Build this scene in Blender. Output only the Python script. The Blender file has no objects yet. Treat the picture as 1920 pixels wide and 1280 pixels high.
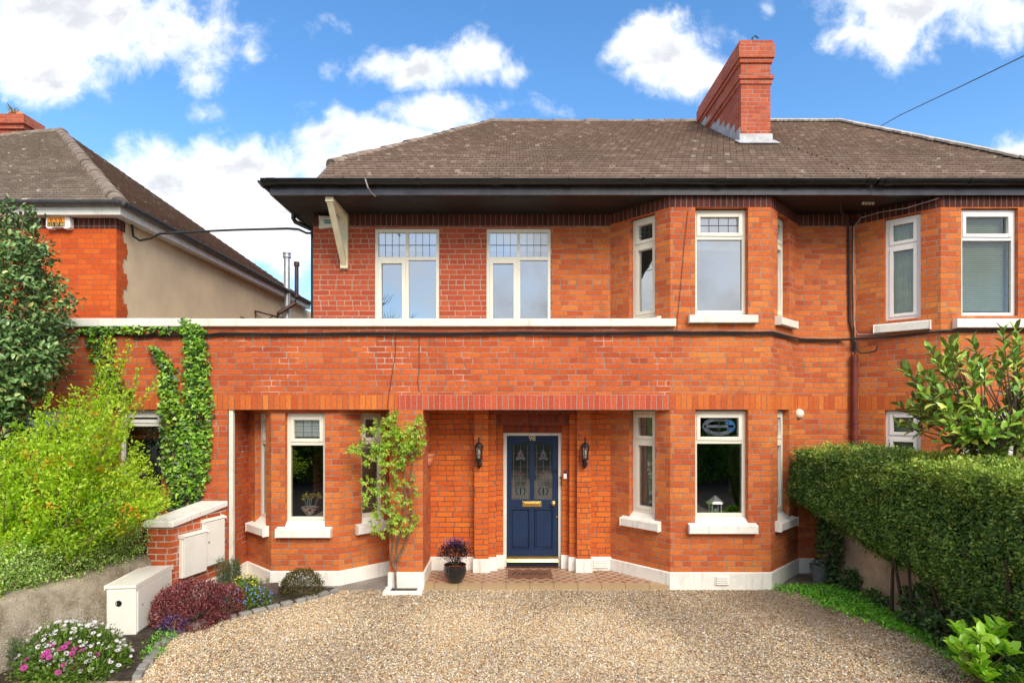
import bpy, bmesh, math, random
import numpy as np
from mathutils import Vector, Matrix, noise as mnoise
random.seed(7); RNG = np.random.default_rng(7)
R = math.radians
F = 1100.0; CX = 960.0; HY = 768.0; H = 2.4      # focal length (px of the 1920 frame), principal column, horizon row, eye height
def XX(px, D): return (px-CX)*D/F
def ZZ(py, D): return H+(HY-py)*D/F
def W(px, py, D): return Vector((XX(px, D), D, ZZ(py, D)))
scene = bpy.context.scene
COL = scene.collection

# ------------------------------------------------------------------ node helpers
class E:
    def __init__(s, nt, sock): s.nt = nt; s.s = sock
    def _m(s, op, *a): return mth(s.nt, op, s, *a)
    def __add__(s, o): return s._m('ADD', o)
    def __radd__(s, o): return s._m('ADD', o)
    def __sub__(s, o): return s._m('SUBTRACT', o)
    def __rsub__(s, o): return mth(s.nt, 'SUBTRACT', o, s)
    def __mul__(s, o): return s._m('MULTIPLY', o)
    def __rmul__(s, o): return s._m('MULTIPLY', o)
    def __truediv__(s, o): return s._m('DIVIDE', o)
    def floor(s): return s._m('FLOOR')
    def frac(s): return s._m('FRACT')
    def mn(s, o): return s._m('MINIMUM', o)
    def mx(s, o): return s._m('MAXIMUM', o)
    def lt(s, o): return s._m('LESS_THAN', o)
    def gt(s, o): return s._m('GREATER_THAN', o)
    def abs(s): return s._m('ABSOLUTE')
    def sqrt(s): return s._m('SQRT')
    def pmod(s, o): return s._m('FLOORED_MODULO', o)
def put(nt, inp, v):
    if isinstance(v, E): nt.links.new(v.s, inp)
    elif isinstance(v, bpy.types.NodeSocket): nt.links.new(v, inp)
    elif isinstance(v, (tuple, list)):
        inp.default_value = (tuple(v)+(1,))[:len(inp.default_value)] if len(v) < len(inp.default_value) else tuple(v)
    else: inp.default_value = v
def mth(nt, op, *a):
    n = nt.nodes.new('ShaderNodeMath'); n.operation = op
    for i, v in enumerate(a): put(nt, n.inputs[i], v)
    return E(nt, n.outputs[0])
def smooth(nt, x, a, b, lo=0.0, hi=1.0):
    n = nt.nodes.new('ShaderNodeMapRange'); n.interpolation_type = 'SMOOTHSTEP'
    for i, v in enumerate((x, a, b, lo, hi)): put(nt, n.inputs[i], v)
    return E(nt, n.outputs[0])
def comb(nt, x=0., y=0., z=0.):
    n = nt.nodes.new('ShaderNodeCombineXYZ')
    for i, v in enumerate((x, y, z)): put(nt, n.inputs[i], v)
    return n.outputs[0]
def sepv(nt, v):
    n = nt.nodes.new('ShaderNodeSeparateXYZ'); put(nt, n.inputs[0], v)
    return [E(nt, o) for o in n.outputs]
def noi(nt, vec, scale, detail=3, rough=.55, dist=0.):
    n = nt.nodes.new('ShaderNodeTexNoise'); n.inputs['Scale'].default_value = scale
    n.inputs['Detail'].default_value = detail; n.inputs['Roughness'].default_value = rough
    n.inputs['Distortion'].default_value = dist
    if vec is not None: put(nt, n.inputs['Vector'], vec)
    return E(nt, n.outputs[0])
def voro(nt, vec, scale, feature='F1', rand=1.):
    n = nt.nodes.new('ShaderNodeTexVoronoi'); n.feature = feature
    n.inputs['Scale'].default_value = scale; n.inputs['Randomness'].default_value = rand
    if vec is not None: put(nt, n.inputs['Vector'], vec)
    return n
def mixc(nt, fac, a, b, blend='MIX'):
    n = nt.nodes.new('ShaderNodeMix'); n.data_type = 'RGBA'; n.blend_type = blend
    put(nt, n.inputs[0], fac); put(nt, n.inputs[6], a); put(nt, n.inputs[7], b)
    return n.outputs[2]
def ramp(nt, fac, stops, interp='LINEAR'):
    n = nt.nodes.new('ShaderNodeValToRGB'); cr = n.color_ramp; cr.interpolation = interp
    while len(cr.elements) < len(stops): cr.elements.new(.5)
    for e, (p, c) in zip(cr.elements, stops): e.position = p; e.color = (*c, 1)
    put(nt, n.inputs[0], fac); return n.outputs[0]
def bump(nt, h, strength=.5, dist=.01):
    n = nt.nodes.new('ShaderNodeBump'); n.inputs['Strength'].default_value = strength
    n.inputs['Distance'].default_value = dist; put(nt, n.inputs['Height'], h); return n.outputs[0]
def newmat(name):
    m = bpy.data.materials.new(name); m.use_nodes = True
    nt = m.node_tree; return m, nt, nt.nodes['Principled BSDF']
def world_pos(nt): return nt.nodes.new('ShaderNodeNewGeometry').outputs['Position']

def plain(name, col, rough=.6, metal=0., var=.12, scale=6., bmp=0., bscale=80., spec=.5, stain=None, stain_amt=.5, coat=0., streak=0.):
    """painted / metal / stone surface: base colour with gentle wear noise"""
    m, nt, b = newmat(name); p = world_pos(nt)
    f = noi(nt, p, scale, 4, .6)
    c = mixc(nt, smooth(nt, f, .3, .7), tuple(x*(1-var) for x in col), tuple(min(1, x*(1+var)) for x in col))
    if stain:
        s = noi(nt, p, scale*.6, 6, .7)
        c = mixc(nt, smooth(nt, s, .52, .72, 0, stain_amt), c, stain)
    if streak:
        sx, sy, sz_ = sepv(nt, p); s = noi(nt, comb(nt, sx*14., sy*14., sz_*1.5), 1., 5, .65)
        c = mixc(nt, smooth(nt, s, .54, .68, 0, streak), c, (.36,.33,.25))
    put(nt, b.inputs['Base Color'], c); b.inputs['Roughness'].default_value = rough
    b.inputs['Metallic'].default_value = metal; b.inputs['Specular IOR Level'].default_value = spec
    b.inputs['Coat Weight'].default_value = coat
    if bmp: put(nt, b.inputs['Normal'], bump(nt, noi(nt, p, bscale, 3), bmp, .01))
    return m

def brick_mat(name, stops, mort=(.30,.27,.24), mort2=None, mw=.011, h=.0755, bl=.235, hdr=4, soldier=False, z0=0.,
              effl=0., patch=.25, soot=.0, rough=.82):
    m, nt, b = newmat(name)
    uvn = nt.nodes.new('ShaderNodeUVMap'); u0, v0, _ = sepv(nt, uvn.outputs[0])
    P = uvn.outputs[0]; G = world_pos(nt)
    u = u0+(noi(nt, P, 5., 2)-.5)*.012; v = v0+(noi(nt, comb(nt, u0+7., v0, 3.), 4., 2)-.5)*.010
    if soldier:
        uu = u/.0765; row = mth(nt, 'FLOOR', (v-z0)/h); col = uu.floor(); fu = uu.frac(); blx = .0765
        du = fu.mn(1-fu)*blx; fv = ((v-z0)/h).frac(); dv = fv.mn(1-fv)*h
    else:
        rr = v/h; row = rr.floor(); fv = rr.frac()
        ish = row.pmod(float(hdr)).lt(.5) if hdr else None
        blx = (bl-ish*(bl*.5)) if hdr else bl
        uu = u/blx+row.pmod(2.)*.5+row.pmod(3.)*.07
        col = uu.floor(); fu = uu.frac()
        du = fu.mn(1-fu)*blx; dv = fv.mn(1-fv)*h
    d = du.mn(dv)+(noi(nt, P, 45., 2)-.5)*.006
    mo = smooth(nt, d, mw*.32, mw*.62, 1., 0.)          # 1 in the joint
    wn = nt.nodes.new('ShaderNodeTexWhiteNoise'); wn.noise_dimensions = '2D'
    put(nt, wn.inputs['Vector'], comb(nt, col+.37, row+.61))
    idv = E(nt, wn.outputs['Value'])
    pt = noi(nt, P, .75, 4, .6)
    idv = (idv*.86+.07)*(1-patch)+smooth(nt, pt, .3, .7)*patch
    bc = ramp(nt, idv, stops)
    fine = noi(nt, P, 32., 4, .7)
    bc = mixc(nt, 1., bc, ramp(nt, fine, [(.25, (.72,.68,.66)), (.75, (1.16,1.14,1.12))]), 'MULTIPLY')
    if soot:
        bc = mixc(nt, smooth(nt, noi(nt, P, 1.7, 6, .7), .55, .75, 0, soot), bc, (.07,.035,.028))
    mc = mixc(nt, smooth(nt, noi(nt, P, 2.3, 5, .65), .42, .6), mort, mort2 or mort)
    if effl:
        e = smooth(nt, noi(nt, P, 1.3, 6, .7), .5, .62, 0, effl)
        mc = mixc(nt, e, mc, (.56,.50,.45))
        bc = mixc(nt, smooth(nt, noi(nt, P, 7., 5, .75), .66, .74, 0, effl*.6), bc, (.52,.36,.29))
    put(nt, b.inputs['Base Color'], mixc(nt, mo, bc, mc))
    b.inputs['Roughness'].default_value = rough; b.inputs['Specular IOR Level'].default_value = .15
    put(nt, b.inputs['Normal'], bump(nt, (1-mo)+fine*.25+idv*.12, .55, .009))
    return m

def tile_roof(name, base, base2, lich=(.42,.38,.32), lamt=.4, tw=.105):
    m, nt, b = newmat(name)
    uvn = nt.nodes.new('ShaderNodeUVMap'); u, v, _ = sepv(nt, uvn.outputs[0]); P = uvn.outputs[0]
    row = (v/.1+.001).floor(); uu = u/tw+row.pmod(2.)*.5; col = uu.floor(); fu = uu.frac()
    wn = nt.nodes.new('ShaderNodeTexWhiteNoise'); wn.noise_dimensions = '2D'
    put(nt, wn.inputs['Vector'], comb(nt, col+.3, row+.7)); idv = E(nt, wn.outputs['Value'])
    c = ramp(nt, idv, [(0, tuple(x*.88 for x in base)), (.3, base), (.9, base2), (.985, tuple(min(1, x*1.35) for x in base2))])
    c = mixc(nt, smooth(nt, noi(nt, P, .6, 5), .35, .7, 0, .45), c, tuple(x*.65 for x in base))
    Q = comb(nt, u, v*.75, 2.)
    c = mixc(nt, smooth(nt, noi(nt, Q, 14., 5, .75), .60, .68, 0, lamt), c, lich)
    vs_ = voro(nt, Q, 5.); vr = sepv(nt, vs_.outputs['Color'])[0]
    c = mixc(nt, smooth(nt, E(nt, vs_.outputs['Distance']), .13, .24, 1., 0.)*vr.gt(.72)*.9, c, tuple(min(1, x*1.45) for x in lich))
    c = mixc(nt, smooth(nt, noi(nt, Q, 1.6, 5, .7), .58, .75, 0, .3), c, (.22,.165,.10))
    j = smooth(nt, fu.mn(1-fu)*tw, .001, .005, 1., 0.)
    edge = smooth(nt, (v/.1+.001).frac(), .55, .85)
    c = mixc(nt, edge*.8, c, (.07,.05,.038))  # shadow under the next course's overlap painted dark, along with gap dirt
    c = mixc(nt, j*.8, c, (.02,.017,.014))
    fv = (v/.1+.001).frac()
    c = mixc(nt, 1., c, ramp(nt, noi(nt, P, 60., 3, .7), [(.2, (.75,.75,.75)), (.8, (1.2,1.2,1.2))]), 'MULTIPLY')
    put(nt, b.inputs['Base Color'], c); b.inputs['Roughness'].default_value = .9
    b.inputs['Specular IOR Level'].default_value = .2
    put(nt, b.inputs['Normal'], bump(nt, noi(nt, P, 60., 3)+j*-1.5+idv*.6, .6, .008))
    return m

def leaf_mat(name, stops, rough=.45, transl=.3, back=None, spec=.4, clump=.35):
    m, nt, b = newmat(name); g = nt.nodes.new('ShaderNodeNewGeometry')
    rnd = E(nt, g.outputs['Random Per Island'])
    c = ramp(nt, rnd, stops)
    c = mixc(nt, smooth(nt, noi(nt, g.outputs['Position'], 2.2, 3), .35, .68, 0, clump), c, tuple(x*.8 for x in stops[0][1]))
    if back: c = mixc(nt, E(nt, g.outputs['Backfacing']), c, back)
    put(nt, b.inputs['Base Color'], c); b.inputs['Roughness'].default_value = rough
    b.inputs['Specular IOR Level'].default_value = spec
    if transl:
        t = nt.nodes.new('ShaderNodeBsdfTranslucent'); put(nt, t.inputs[0], mixc(nt, 1., c, (1.5,1.6,.8), 'MULTIPLY'))
        x = nt.nodes.new('ShaderNodeMixShader'); x.inputs[0].default_value = transl
        nt.links.new(b.outputs[0], x.inputs[1]); nt.links.new(t.outputs[0], x.inputs[2])
        nt.links.new(x.outputs[0], nt.nodes['Material Output'].inputs[0])
    return m

def glass_mat(name, refl=.12, tint=(.8,.85,.84), rough=.0, wav=.0):
    m, nt, b = newmat(name); nt.nodes.remove(b)
    t = nt.nodes.new('ShaderNodeBsdfTransparent'); t.inputs[0].default_value = (*tint, 1)
    g = nt.nodes.new('ShaderNodeBsdfGlossy'); g.inputs['Roughness'].default_value = rough; g.inputs[0].default_value = (.93,.95,.97,1)
    fr = nt.nodes.new('ShaderNodeFresnel'); fr.inputs[0].default_value = 1.5
    nrm = bump(nt, noi(nt, world_pos(nt), 1.6, 2), wav, .05) if wav else None
    if nrm is not None: put(nt, g.inputs['Normal'], nrm)
    fac = mth(nt, 'MINIMUM', E(nt, fr.outputs[0])*1.6+refl, 1.)
    x = nt.nodes.new('ShaderNodeMixShader'); put(nt, x.inputs[0], fac)
    nt.links.new(t.outputs[0], x.inputs[1]); nt.links.new(g.outputs[0], x.inputs[2])
    nt.links.new(x.outputs[0], nt.nodes['Material Output'].inputs[0]); return m

# ------------------------------------------------------------------ mesh helpers
class MB:
    def __init__(s): s.v = []; s.f = []; s.m = []; s.uv = []
    def face(s, pts, mi=0, uvs=None):
        pts = [Vector(p) for p in pts]
        if uvs is None:
            n = Vector((0,0,0))
            for i in range(len(pts)):
                a = pts[i]; c = pts[(i+1) % len(pts)]
                n += Vector(((a.y-c.y)*(a.z+c.z), (a.z-c.z)*(a.x+c.x), (a.x-c.x)*(a.y+c.y)))
            n.normalize() if n.length > 1e-12 else None
            if abs(n.z) > .75: uvs = [(p.x, p.y) for p in pts]
            else:
                t = Vector((-n.y, n.x, 0)).normalized(); uvs = [(p.dot(t), p.z) for p in pts]
        i = len(s.v); s.v += pts; s.f.append(list(range(i, i+len(pts)))); s.m.append(mi); s.uv.append(uvs)
    def box(s, x0, x1, y0, y1, z0, z1, mi=0):
        s.lbox(((0,0),(1,0)), x0, x1, y0, y1, z0, z1, mi)
    def lbox(s, fr, u0, u1, w0, w1, z0, z1, mi=0):
        """box in a wall frame: u along the wall, w inwards from its face, z up"""
        (ax, ay), (dx, dy) = fr
        def q(u, w, z): return (ax+dx*u-dy*w, ay+dy*u+dx*w, z)
        a = [q(u0,w0,z0), q(u1,w0,z0), q(u1,w1,z0), q(u0,w1,z0), q(u0,w0,z1), q(u1,w0,z1), q(u1,w1,z1), q(u0,w1,z1)]
        for f in ((0,1,5,4), (1,2,6,5), (2,3,7,6), (3,0,4,7), (4,5,6,7), (3,2,1,0)): s.face([a[i] for i in f], mi)
    def prism(s, prof, fr, u0, u1, mi=0):
        """profile of (w,z) points swept along u"""
        (ax, ay), (dx, dy) = fr
        def q(u, w, z): return (ax+dx*u-dy*w, ay+dy*u+dx*w, z)
        n = len(prof)
        for i in range(n):
            a = prof[i]; c = prof[(i+1) % n]
            s.face([q(u0,*a), q(u1,*a), q(u1,*c), q(u0,*c)], mi)
        s.face([q(u0,*p) for p in prof][::-1], mi); s.face([q(u1,*p) for p in prof], mi)
    def poly_ext(s, pts, vec, mi=0):
        """extrude a planar polygon along vec"""
        pts = [Vector(p) for p in pts]; vec = Vector(vec); n = len(pts)
        s.face(pts, mi); s.face([p+vec for p in pts][::-1], mi)
        for i in range(n):
            a, c = pts[i], pts[(i+1) % n]; s.face([c, a, a+vec, c+vec], mi)
    def tube(s, pts, r, n=6, mi=0, cap=True):
        pts = [Vector(p) for p in pts]; rings = []
        rs = r if isinstance(r, (list, tuple)) else [r]*len(pts)
        up = Vector((.13,.21,.97))
        for i, p in enumerate(pts):
            t = (pts[min(i+1, len(pts)-1)]-pts[max(i-1, 0)]).normalized()
            a = t.cross(up); a = a.normalized() if a.length > 1e-4 else Vector((1,0,0)); b = t.cross(a)
            rings.append([p+(a*math.cos(k*2*math.pi/n)+b*math.sin(k*2*math.pi/n))*rs[i] for k in range(n)])
        L = 0
        for i in range(len(pts)-1):
            l2 = L+(pts[i+1]-pts[i]).length
            for k in range(n):
                k2 = (k+1) % n
                s.face([rings[i][k], rings[i+1][k], rings[i+1][k2], rings[i][k2]], mi,
                       [(L, k*.05), (l2, k*.05), (l2, k*.05+.05), (L, k*.05+.05)])
            L = l2
        if cap: s.face(rings[0][::-1], mi); s.face(rings[-1], mi)
    def lathe(s, prof, c=(0,0,0), n=20, mi=0):
        c = Vector(c)
        for (r0, z0), (r1, z1) in zip(prof, prof[1:]):
            for k in range(n):
                a = k*2*math.pi/n; b2 = (k+1)*2*math.pi/n
                q = [c+Vector((r0*math.cos(a), r0*math.sin(a), z0)), c+Vector((r0*math.cos(b2), r0*math.sin(b2), z0)),
                     c+Vector((r1*math.cos(b2), r1*math.sin(b2), z1)), c+Vector((r1*math.cos(a), r1*math.sin(a), z1))]
                if r0 < 1e-5: q = q[1:]
                elif r1 < 1e-5: q = q[:3]
                s.face(q, mi)
    def panel(s, A, B, z0, z1, ops=(), mi=0, rev=.1, umi=None, u_off=0.):
        """wall face from A to B (left to right as seen from outside) with openings (u0,u1,za,zb) and reveals"""
        A = Vector((*A, 0)); B = Vector((*B, 0)); L = (B-A).length; d = (B-A)/L; nin = Vector((-d.y, d.x, 0))
        ops = [(max(0, a), min(L, c), max(z0, e), min(z1, g)) for a, c, e, g in ops if e < z1 and g > z0]
        us = sorted({0, L, *[o[0] for o in ops], *[o[1] for o in ops]}); zs = sorted({z0, z1, *[o[2] for o in ops], *[o[3] for o in ops]})
        def q(u, w, z): return A+d*u+nin*w+Vector((0,0,z))
        for a, c in zip(us, us[1:]):
            for e, g in zip(zs, zs[1:]):
                mu, mz = (a+c)/2, (e+g)/2
                if any(o[0] < mu < o[1] and o[2] < mz < o[3] for o in ops): continue
                s.face([q(a,0,e), q(c,0,e), q(c,0,g), q(a,0,g)], mi, [(u_off+a,e), (u_off+c,e), (u_off+c,g), (u_off+a,g)])
        for a, c, e, g in ops:
            s.face([q(a,0,e), q(a,0,g), q(a,rev,g), q(a,rev,e)], mi); s.face([q(c,0,g), q(c,0,e), q(c,rev,e), q(c,rev,g)], mi)
            s.face([q(a,0,g), q(c,0,g), q(c,rev,g), q(a,rev,g)], mi); s.face([q(c,0,e), q(a,0,e), q(a,rev,e), q(c,rev,e)], mi)
    def build(s, name, mats, parent=None, smooth=False, bevel=0., loc=None, weld=True):
        me = bpy.data.meshes.new(name)
        me.from_pydata([tuple(v) for v in s.v], [], s.f)
        uvl = me.uv_layers.new(name='UVMap'); uvl.data.foreach_set('uv', [c for f in s.uv for p in f for c in p])
        for m in (mats if isinstance(mats, (list, tuple)) else [mats]): me.materials.append(m)
        me.polygons.foreach_set('material_index', s.m)
        if weld:
            bm = bmesh.new(); bm.from_mesh(me); bmesh.ops.remove_doubles(bm, verts=bm.verts, dist=1e-4); bm.to_mesh(me); bm.free()
        if smooth:
            me.polygons.foreach_set('use_smooth', [True]*len(me.polygons))
            try: me.set_sharp_from_angle(angle=R(50))
            except Exception: pass
        return link(name, me, parent, bevel, loc)
def link(name, me, parent=None, bevel=0., loc=None):
    o = bpy.data.objects.new(name, me); COL.objects.link(o)
    if loc is not None: o.location = loc
    if parent is not None: adopt(o, parent)
    if bevel:
        b = o.modifiers.new('bevel', 'BEVEL'); b.width = bevel; b.segments = 2; b.limit_method = 'ANGLE'; b.angle_limit = R(40)
    return o
def origin_of(p):
    v = Vector(p.location)
    if p.parent is not None: v = origin_of(p.parent)+v+p.matrix_parent_inverse.translation
    return v
def adopt(o, p):
    o.parent = p; o.matrix_parent_inverse = Matrix.Translation(-origin_of(p))
def tag(o, label=None, cat=None, group=None, kind=None):
    if label: o['label'] = label
    if cat: o['category'] = cat
    if group: o['group'] = group
    if kind: o['kind'] = kind
    return o
def thing(name, label, cat, loc=(0,0,0), group=None):
    o = bpy.data.objects.new(name, None); o.empty_display_size = .2; COL.objects.link(o); o.location = loc
    return tag(o, label, cat, group)
def text_mb(body, size, depth, xf, mi=0, align='CENTER', shear=0.):
    """lettering as real extruded mesh; xf maps text plane (x right, y up, z towards reader) into place"""
    cu = bpy.data.curves.new('lettering', 'FONT'); cu.body = body; cu.size = size; cu.extrude = depth; cu.align_x = align; cu.align_y = 'CENTER'; cu.shear = shear
    ob = bpy.data.objects.new('lettering', cu); COL.objects.link(ob)
    dg = bpy.context.evaluated_depsgraph_get(); me = bpy.data.meshes.new_from_object(ob.evaluated_get(dg))
    mb = MB()
    for p in me.polygons: mb.face([xf @ me.vertices[i].co for i in p.vertices], mi)
    bpy.data.objects.remove(ob); bpy.data.curves.remove(cu); bpy.data.meshes.remove(me)
    return mb
def add_mb(a, b, mi=None):
    n = len(a.v); a.v += b.v; a.f += [[i+n for i in f] for f in b.f]; a.m += b.m if mi is None else [mi]*len(b.m); a.uv += b.uv

# ------------------------------------------------------------------ foliage helpers (numpy)
T_SMALL = (np.array([(0,0,0), (.5,.5,.1), (1,0,-.05), (.5,-.5,.1)]), [(0,3,2,1)])
T_LEAF = (np.array([(0,0,0), (.32,.46,.1), (.72,.36,.06), (1,0,-.12), (.72,-.36,.06), (.32,-.46,.1), (.35,0,0), (.72,0,-.02)]),
          [(0,6,1), (6,7,2,1), (7,3,2), (0,5,6), (6,5,4,7), (7,4,3)])
T_IVY = (np.array([(0,0,0), (.1,.5,.02), (.42,.34,0), (1,0,-.1), (.42,-.34,0), (.1,-.5,.02), (.4,0,.06)]),
         [(0,6,1), (1,6,2), (2,6,3), (3,6,4), (4,6,5), (5,6,0)])
_a = np.arange(20)*math.pi/10; _r = np.where(np.arange(20) % 2 == 0, .5, .33)
T_DAISY = (np.array([(0,0,-.04)]+[(r*math.cos(a), r*math.sin(a), .04) for a, r in zip(_a, _r)]), [(0, 1+i, 1+(i+1) % 20) for i in range(20)])
_b = np.arange(6)*math.pi/3
T_DISC = (np.array([(.5*math.cos(a), .5*math.sin(a), 0) for a in _b]), [tuple(range(6))])
T_STONE = (np.array([(.5,0,0), (-.5,0,0), (0,.5,0), (0,-.5,0), (0,0,.5), (0,0,-.5)]),
           [(0,2,4), (2,1,4), (1,3,4), (3,0,4), (2,0,5), (1,2,5), (3,1,5), (0,3,5)])
def unit(a): return a/np.maximum(np.linalg.norm(a, axis=-1, keepdims=True), 1e-9)
def rdir(n): return unit(RNG.normal(size=(n, 3)))
def scatter_mesh(name, C, T, N, L, Wd, tmpl, mat, parent=None, thick=None, mi=None, loc=None, smooth=False):
    C = np.asarray(C, float); n = len(C); T = unit(np.asarray(T, float)); N = np.asarray(N, float)
    B = unit(np.cross(N, T)); N = np.cross(T, B)
    L = np.broadcast_to(np.asarray(L, float), (n,)); Wd = np.broadcast_to(np.asarray(Wd, float), (n,))
    th = L if thick is None else np.broadcast_to(np.asarray(thick, float), (n,))
    tv, tf = tmpl; k = len(tv)
    V = C[:, None, :]+(L[:, None]*tv[None, :, 0])[..., None]*T[:, None, :]+(Wd[:, None]*tv[None, :, 1])[..., None]*B[:, None, :]+(th[:, None]*tv[None, :, 2])[..., None]*N[:, None, :]
    if loc is not None: V = V-np.array(loc)
    V = V.reshape(-1, 3)
    lt = np.array([len(f) for f in tf]); flat = np.concatenate([np.array(f) for f in tf])
    loops = (np.arange(n)[:, None]*k+flat[None]).ravel(); tot = np.tile(lt, n); st = np.concatenate([[0], np.cumsum(tot)[:-1]])
    me = bpy.data.meshes.new(name); me.vertices.add(len(V)); me.vertices.foreach_set('co', V.ravel())
    me.loops.add(len(loops)); me.loops.foreach_set('vertex_index', loops.astype(np.int32))
    me.polygons.add(len(tot)); me.polygons.foreach_set('loop_start', st.astype(np.int32)); me.polygons.foreach_set('loop_total', tot.astype(np.int32))
    for m_ in (mat if isinstance(mat, (list, tuple)) else [mat]): me.materials.append(m_)
    if mi is not None: me.polygons.foreach_set('material_index', np.repeat(np.asarray(mi, np.int32), len(tf)))
    if smooth: me.polygons.foreach_set('use_smooth', np.ones(len(tot), bool))
    me.update(calc_edges=True); me.validate()
    return link(name, me, parent, 0., loc)
def lobe_points(lobes, n, rmin=.72, rmax=1.05):
    """points near the surface of a union of ellipsoids, with outward directions"""
    vol = np.array([l[1][0]*l[1][1]+l[1][0]*l[1][2]+l[1][1]*l[1][2] for l in lobes]); vol = vol/vol.sum()
    P = []; O = []
    for (c, r), w in zip(lobes, vol):
        m = int(n*w)+1; d = rdir(m); rad = RNG.uniform(rmin, rmax, (m, 1))
        p = np.array(c)+d*rad*np.array(r); keep = np.ones(m, bool)
        for c2, r2 in lobes:
            if c2 is c: continue
            keep &= np.linalg.norm((p-np.array(c2))/np.array(r2), axis=1) > .7
        P.append(p[keep]); O.append(unit(d/np.array(r))[keep])
    return np.concatenate(P), np.concatenate(O)
def clumps(P, O, k, spread, jit=.8, up=.3):
    """k leaves round every twig tip"""
    n = len(P); C = np.repeat(P, k, 0)+RNG.normal(0, spread, (n*k, 3)); O2 = np.repeat(O, k, 0)
    T = unit(O2*.8+rdir(n*k)*jit+np.array([0,0,up])); N = unit(O2*.6+np.array([0,0,.8])+rdir(n*k)*.5)
    return C, T, N
def curve_pts(a, b, bend, n=6):
    a, b, bend = Vector(a), Vector(b), Vector(bend)
    return [a.lerp(b, t)+bend*(4*t*(1-t)) for t in [i/(n-1) for i in range(n)]]
# ------------------------------------------------------------------ camera, sun, sky
cam = bpy.data.cameras.new('camera'); cam.lens = 36*F/1920; cam.sensor_width = 36; cam.shift_y = 128/1920
cam.clip_end = 3000; cam.clip_start = .05
co = bpy.data.objects.new('camera', cam); COL.objects.link(co); co.location = (0,0,H); co.rotation_euler = (R(90),0,0); scene.camera = co
SUN_EL, SUN_AZ = R(40), R(24)
sd = Vector((math.sin(SUN_AZ)*math.cos(SUN_EL), -math.cos(SUN_AZ)*math.cos(SUN_EL), math.sin(SUN_EL)))
sl = bpy.data.lights.new('sun', 'SUN'); sl.energy = 2.0; sl.angle = R(34); sl.color = (1,.91,.78)
so = bpy.data.objects.new('sun', sl); COL.objects.link(so); so.rotation_euler = sd.to_track_quat('Z', 'Y').to_euler(); so.location = (6,-8,12)
world = bpy.data.worlds.new('World'); scene.world = world; world.use_nodes = True
nt = world.node_tree; bg = nt.nodes['Background']; SKY_S = .15
sky = nt.nodes.new('ShaderNodeTexSky'); sky.sky_type = 'NISHITA'; sky.sun_disc = False
sky.sun_elevation = SUN_EL; sky.sun_rotation = math.pi-SUN_AZ; sky.air_density = 1.; sky.dust_density = .35; sky.ozone_density = 1.6
gen = nt.nodes.new('ShaderNodeTexCoord').outputs['Generated']; dx, dy, dz = sepv(nt, gen)
ydiv = dy.mx(.05); uvv = comb(nt, dx/ydiv, dz/ydiv, 0.)
nz = noi(nt, uvv, 5.5, 10, .58, .35); nz2 = noi(nt, uvv, 22., 8, .62, .3)
blobs = [(130,30,330,120,1),(330,70,150,90,1),(110,140,160,62,.9),(470,95,48,70,.42),(395,150,70,28,.5),
 (780,130,120,40,.9),(880,108,78,55,.95),(960,135,40,25,.4),
 (430,325,215,78,1.05),(290,345,140,95,1.05),(610,255,85,60,.8),(830,215,112,44,1),(720,268,160,50,1.0),(470,415,265,100,1.12),(600,310,120,80,1.0),
 (1225,85,105,72,.9),(1300,125,100,55,.7),(1375,60,75,55,.62),(1440,20,45,50,.5),
 (1720,15,250,100,1),(1620,70,120,45,.9),(1905,292,80,40,.8),(380,215,38,20,.42),(265,200,30,14,.3),(975,290,9,9,.01)]
dens = None
for bx, by, rx, ry, w in blobs:
    n = nt.nodes.new('ShaderNodeVectorMath'); n.operation = 'MULTIPLY_ADD'; nt.links.new(uvv, n.inputs[0])
    n.inputs[1].default_value = (F/rx, F/ry, 0); n.inputs[2].default_value = (-(bx-CX)/rx, -(HY-by)/ry, 0)
    l = nt.nodes.new('ShaderNodeVectorMath'); l.operation = 'LENGTH'; nt.links.new(n.outputs[0], l.inputs[0])
    e = (1.15-E(nt, l.outputs['Value']))*w
    dens = e if dens is None else dens.mx(e)
front = smooth(nt, dy, .05, .25)
dfront = dens-.08+(nz-.5)*3.0+(nz2-.5)*1.1
dback = (noi(nt, gen, 2.6, 8, .6)-.33)*3.0
dall = dfront*front+dback*(1-front)
mask = smooth(nt, dall, -.06, .9)
gn = noi(nt, comb(nt, dx/ydiv*1.5, dz/ydiv*2.4, 4.), 3.2, 6, .55)*front+noi(nt, gen, 3.4, 6, .6)*(1-front)
grey = smooth(nt, dall, .4, 1.0)*smooth(nt, gn, .40, .62)
hs = nt.nodes.new('ShaderNodeHueSaturation'); hs.inputs['Saturation'].default_value = 1.26; hs.inputs['Value'].default_value = .9
nt.links.new(sky.outputs[0], hs.inputs['Color'])
cw = mixc(nt, grey, (4.7,4.7,4.75), (2.6,2.7,2.9))
put(nt, bg.inputs[0], mixc(nt, mask, hs.outputs[0], cw)); bg.inputs[1].default_value = SKY_S
vs = scene.view_settings; vs.view_transform = 'Standard'; vs.look = 'None'; vs.gamma = 1; vs.exposure = 1.0; vs.use_curve_mapping = False
scene.cycles.max_bounces = 8; scene.cycles.transparent_max_bounces = 16

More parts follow.
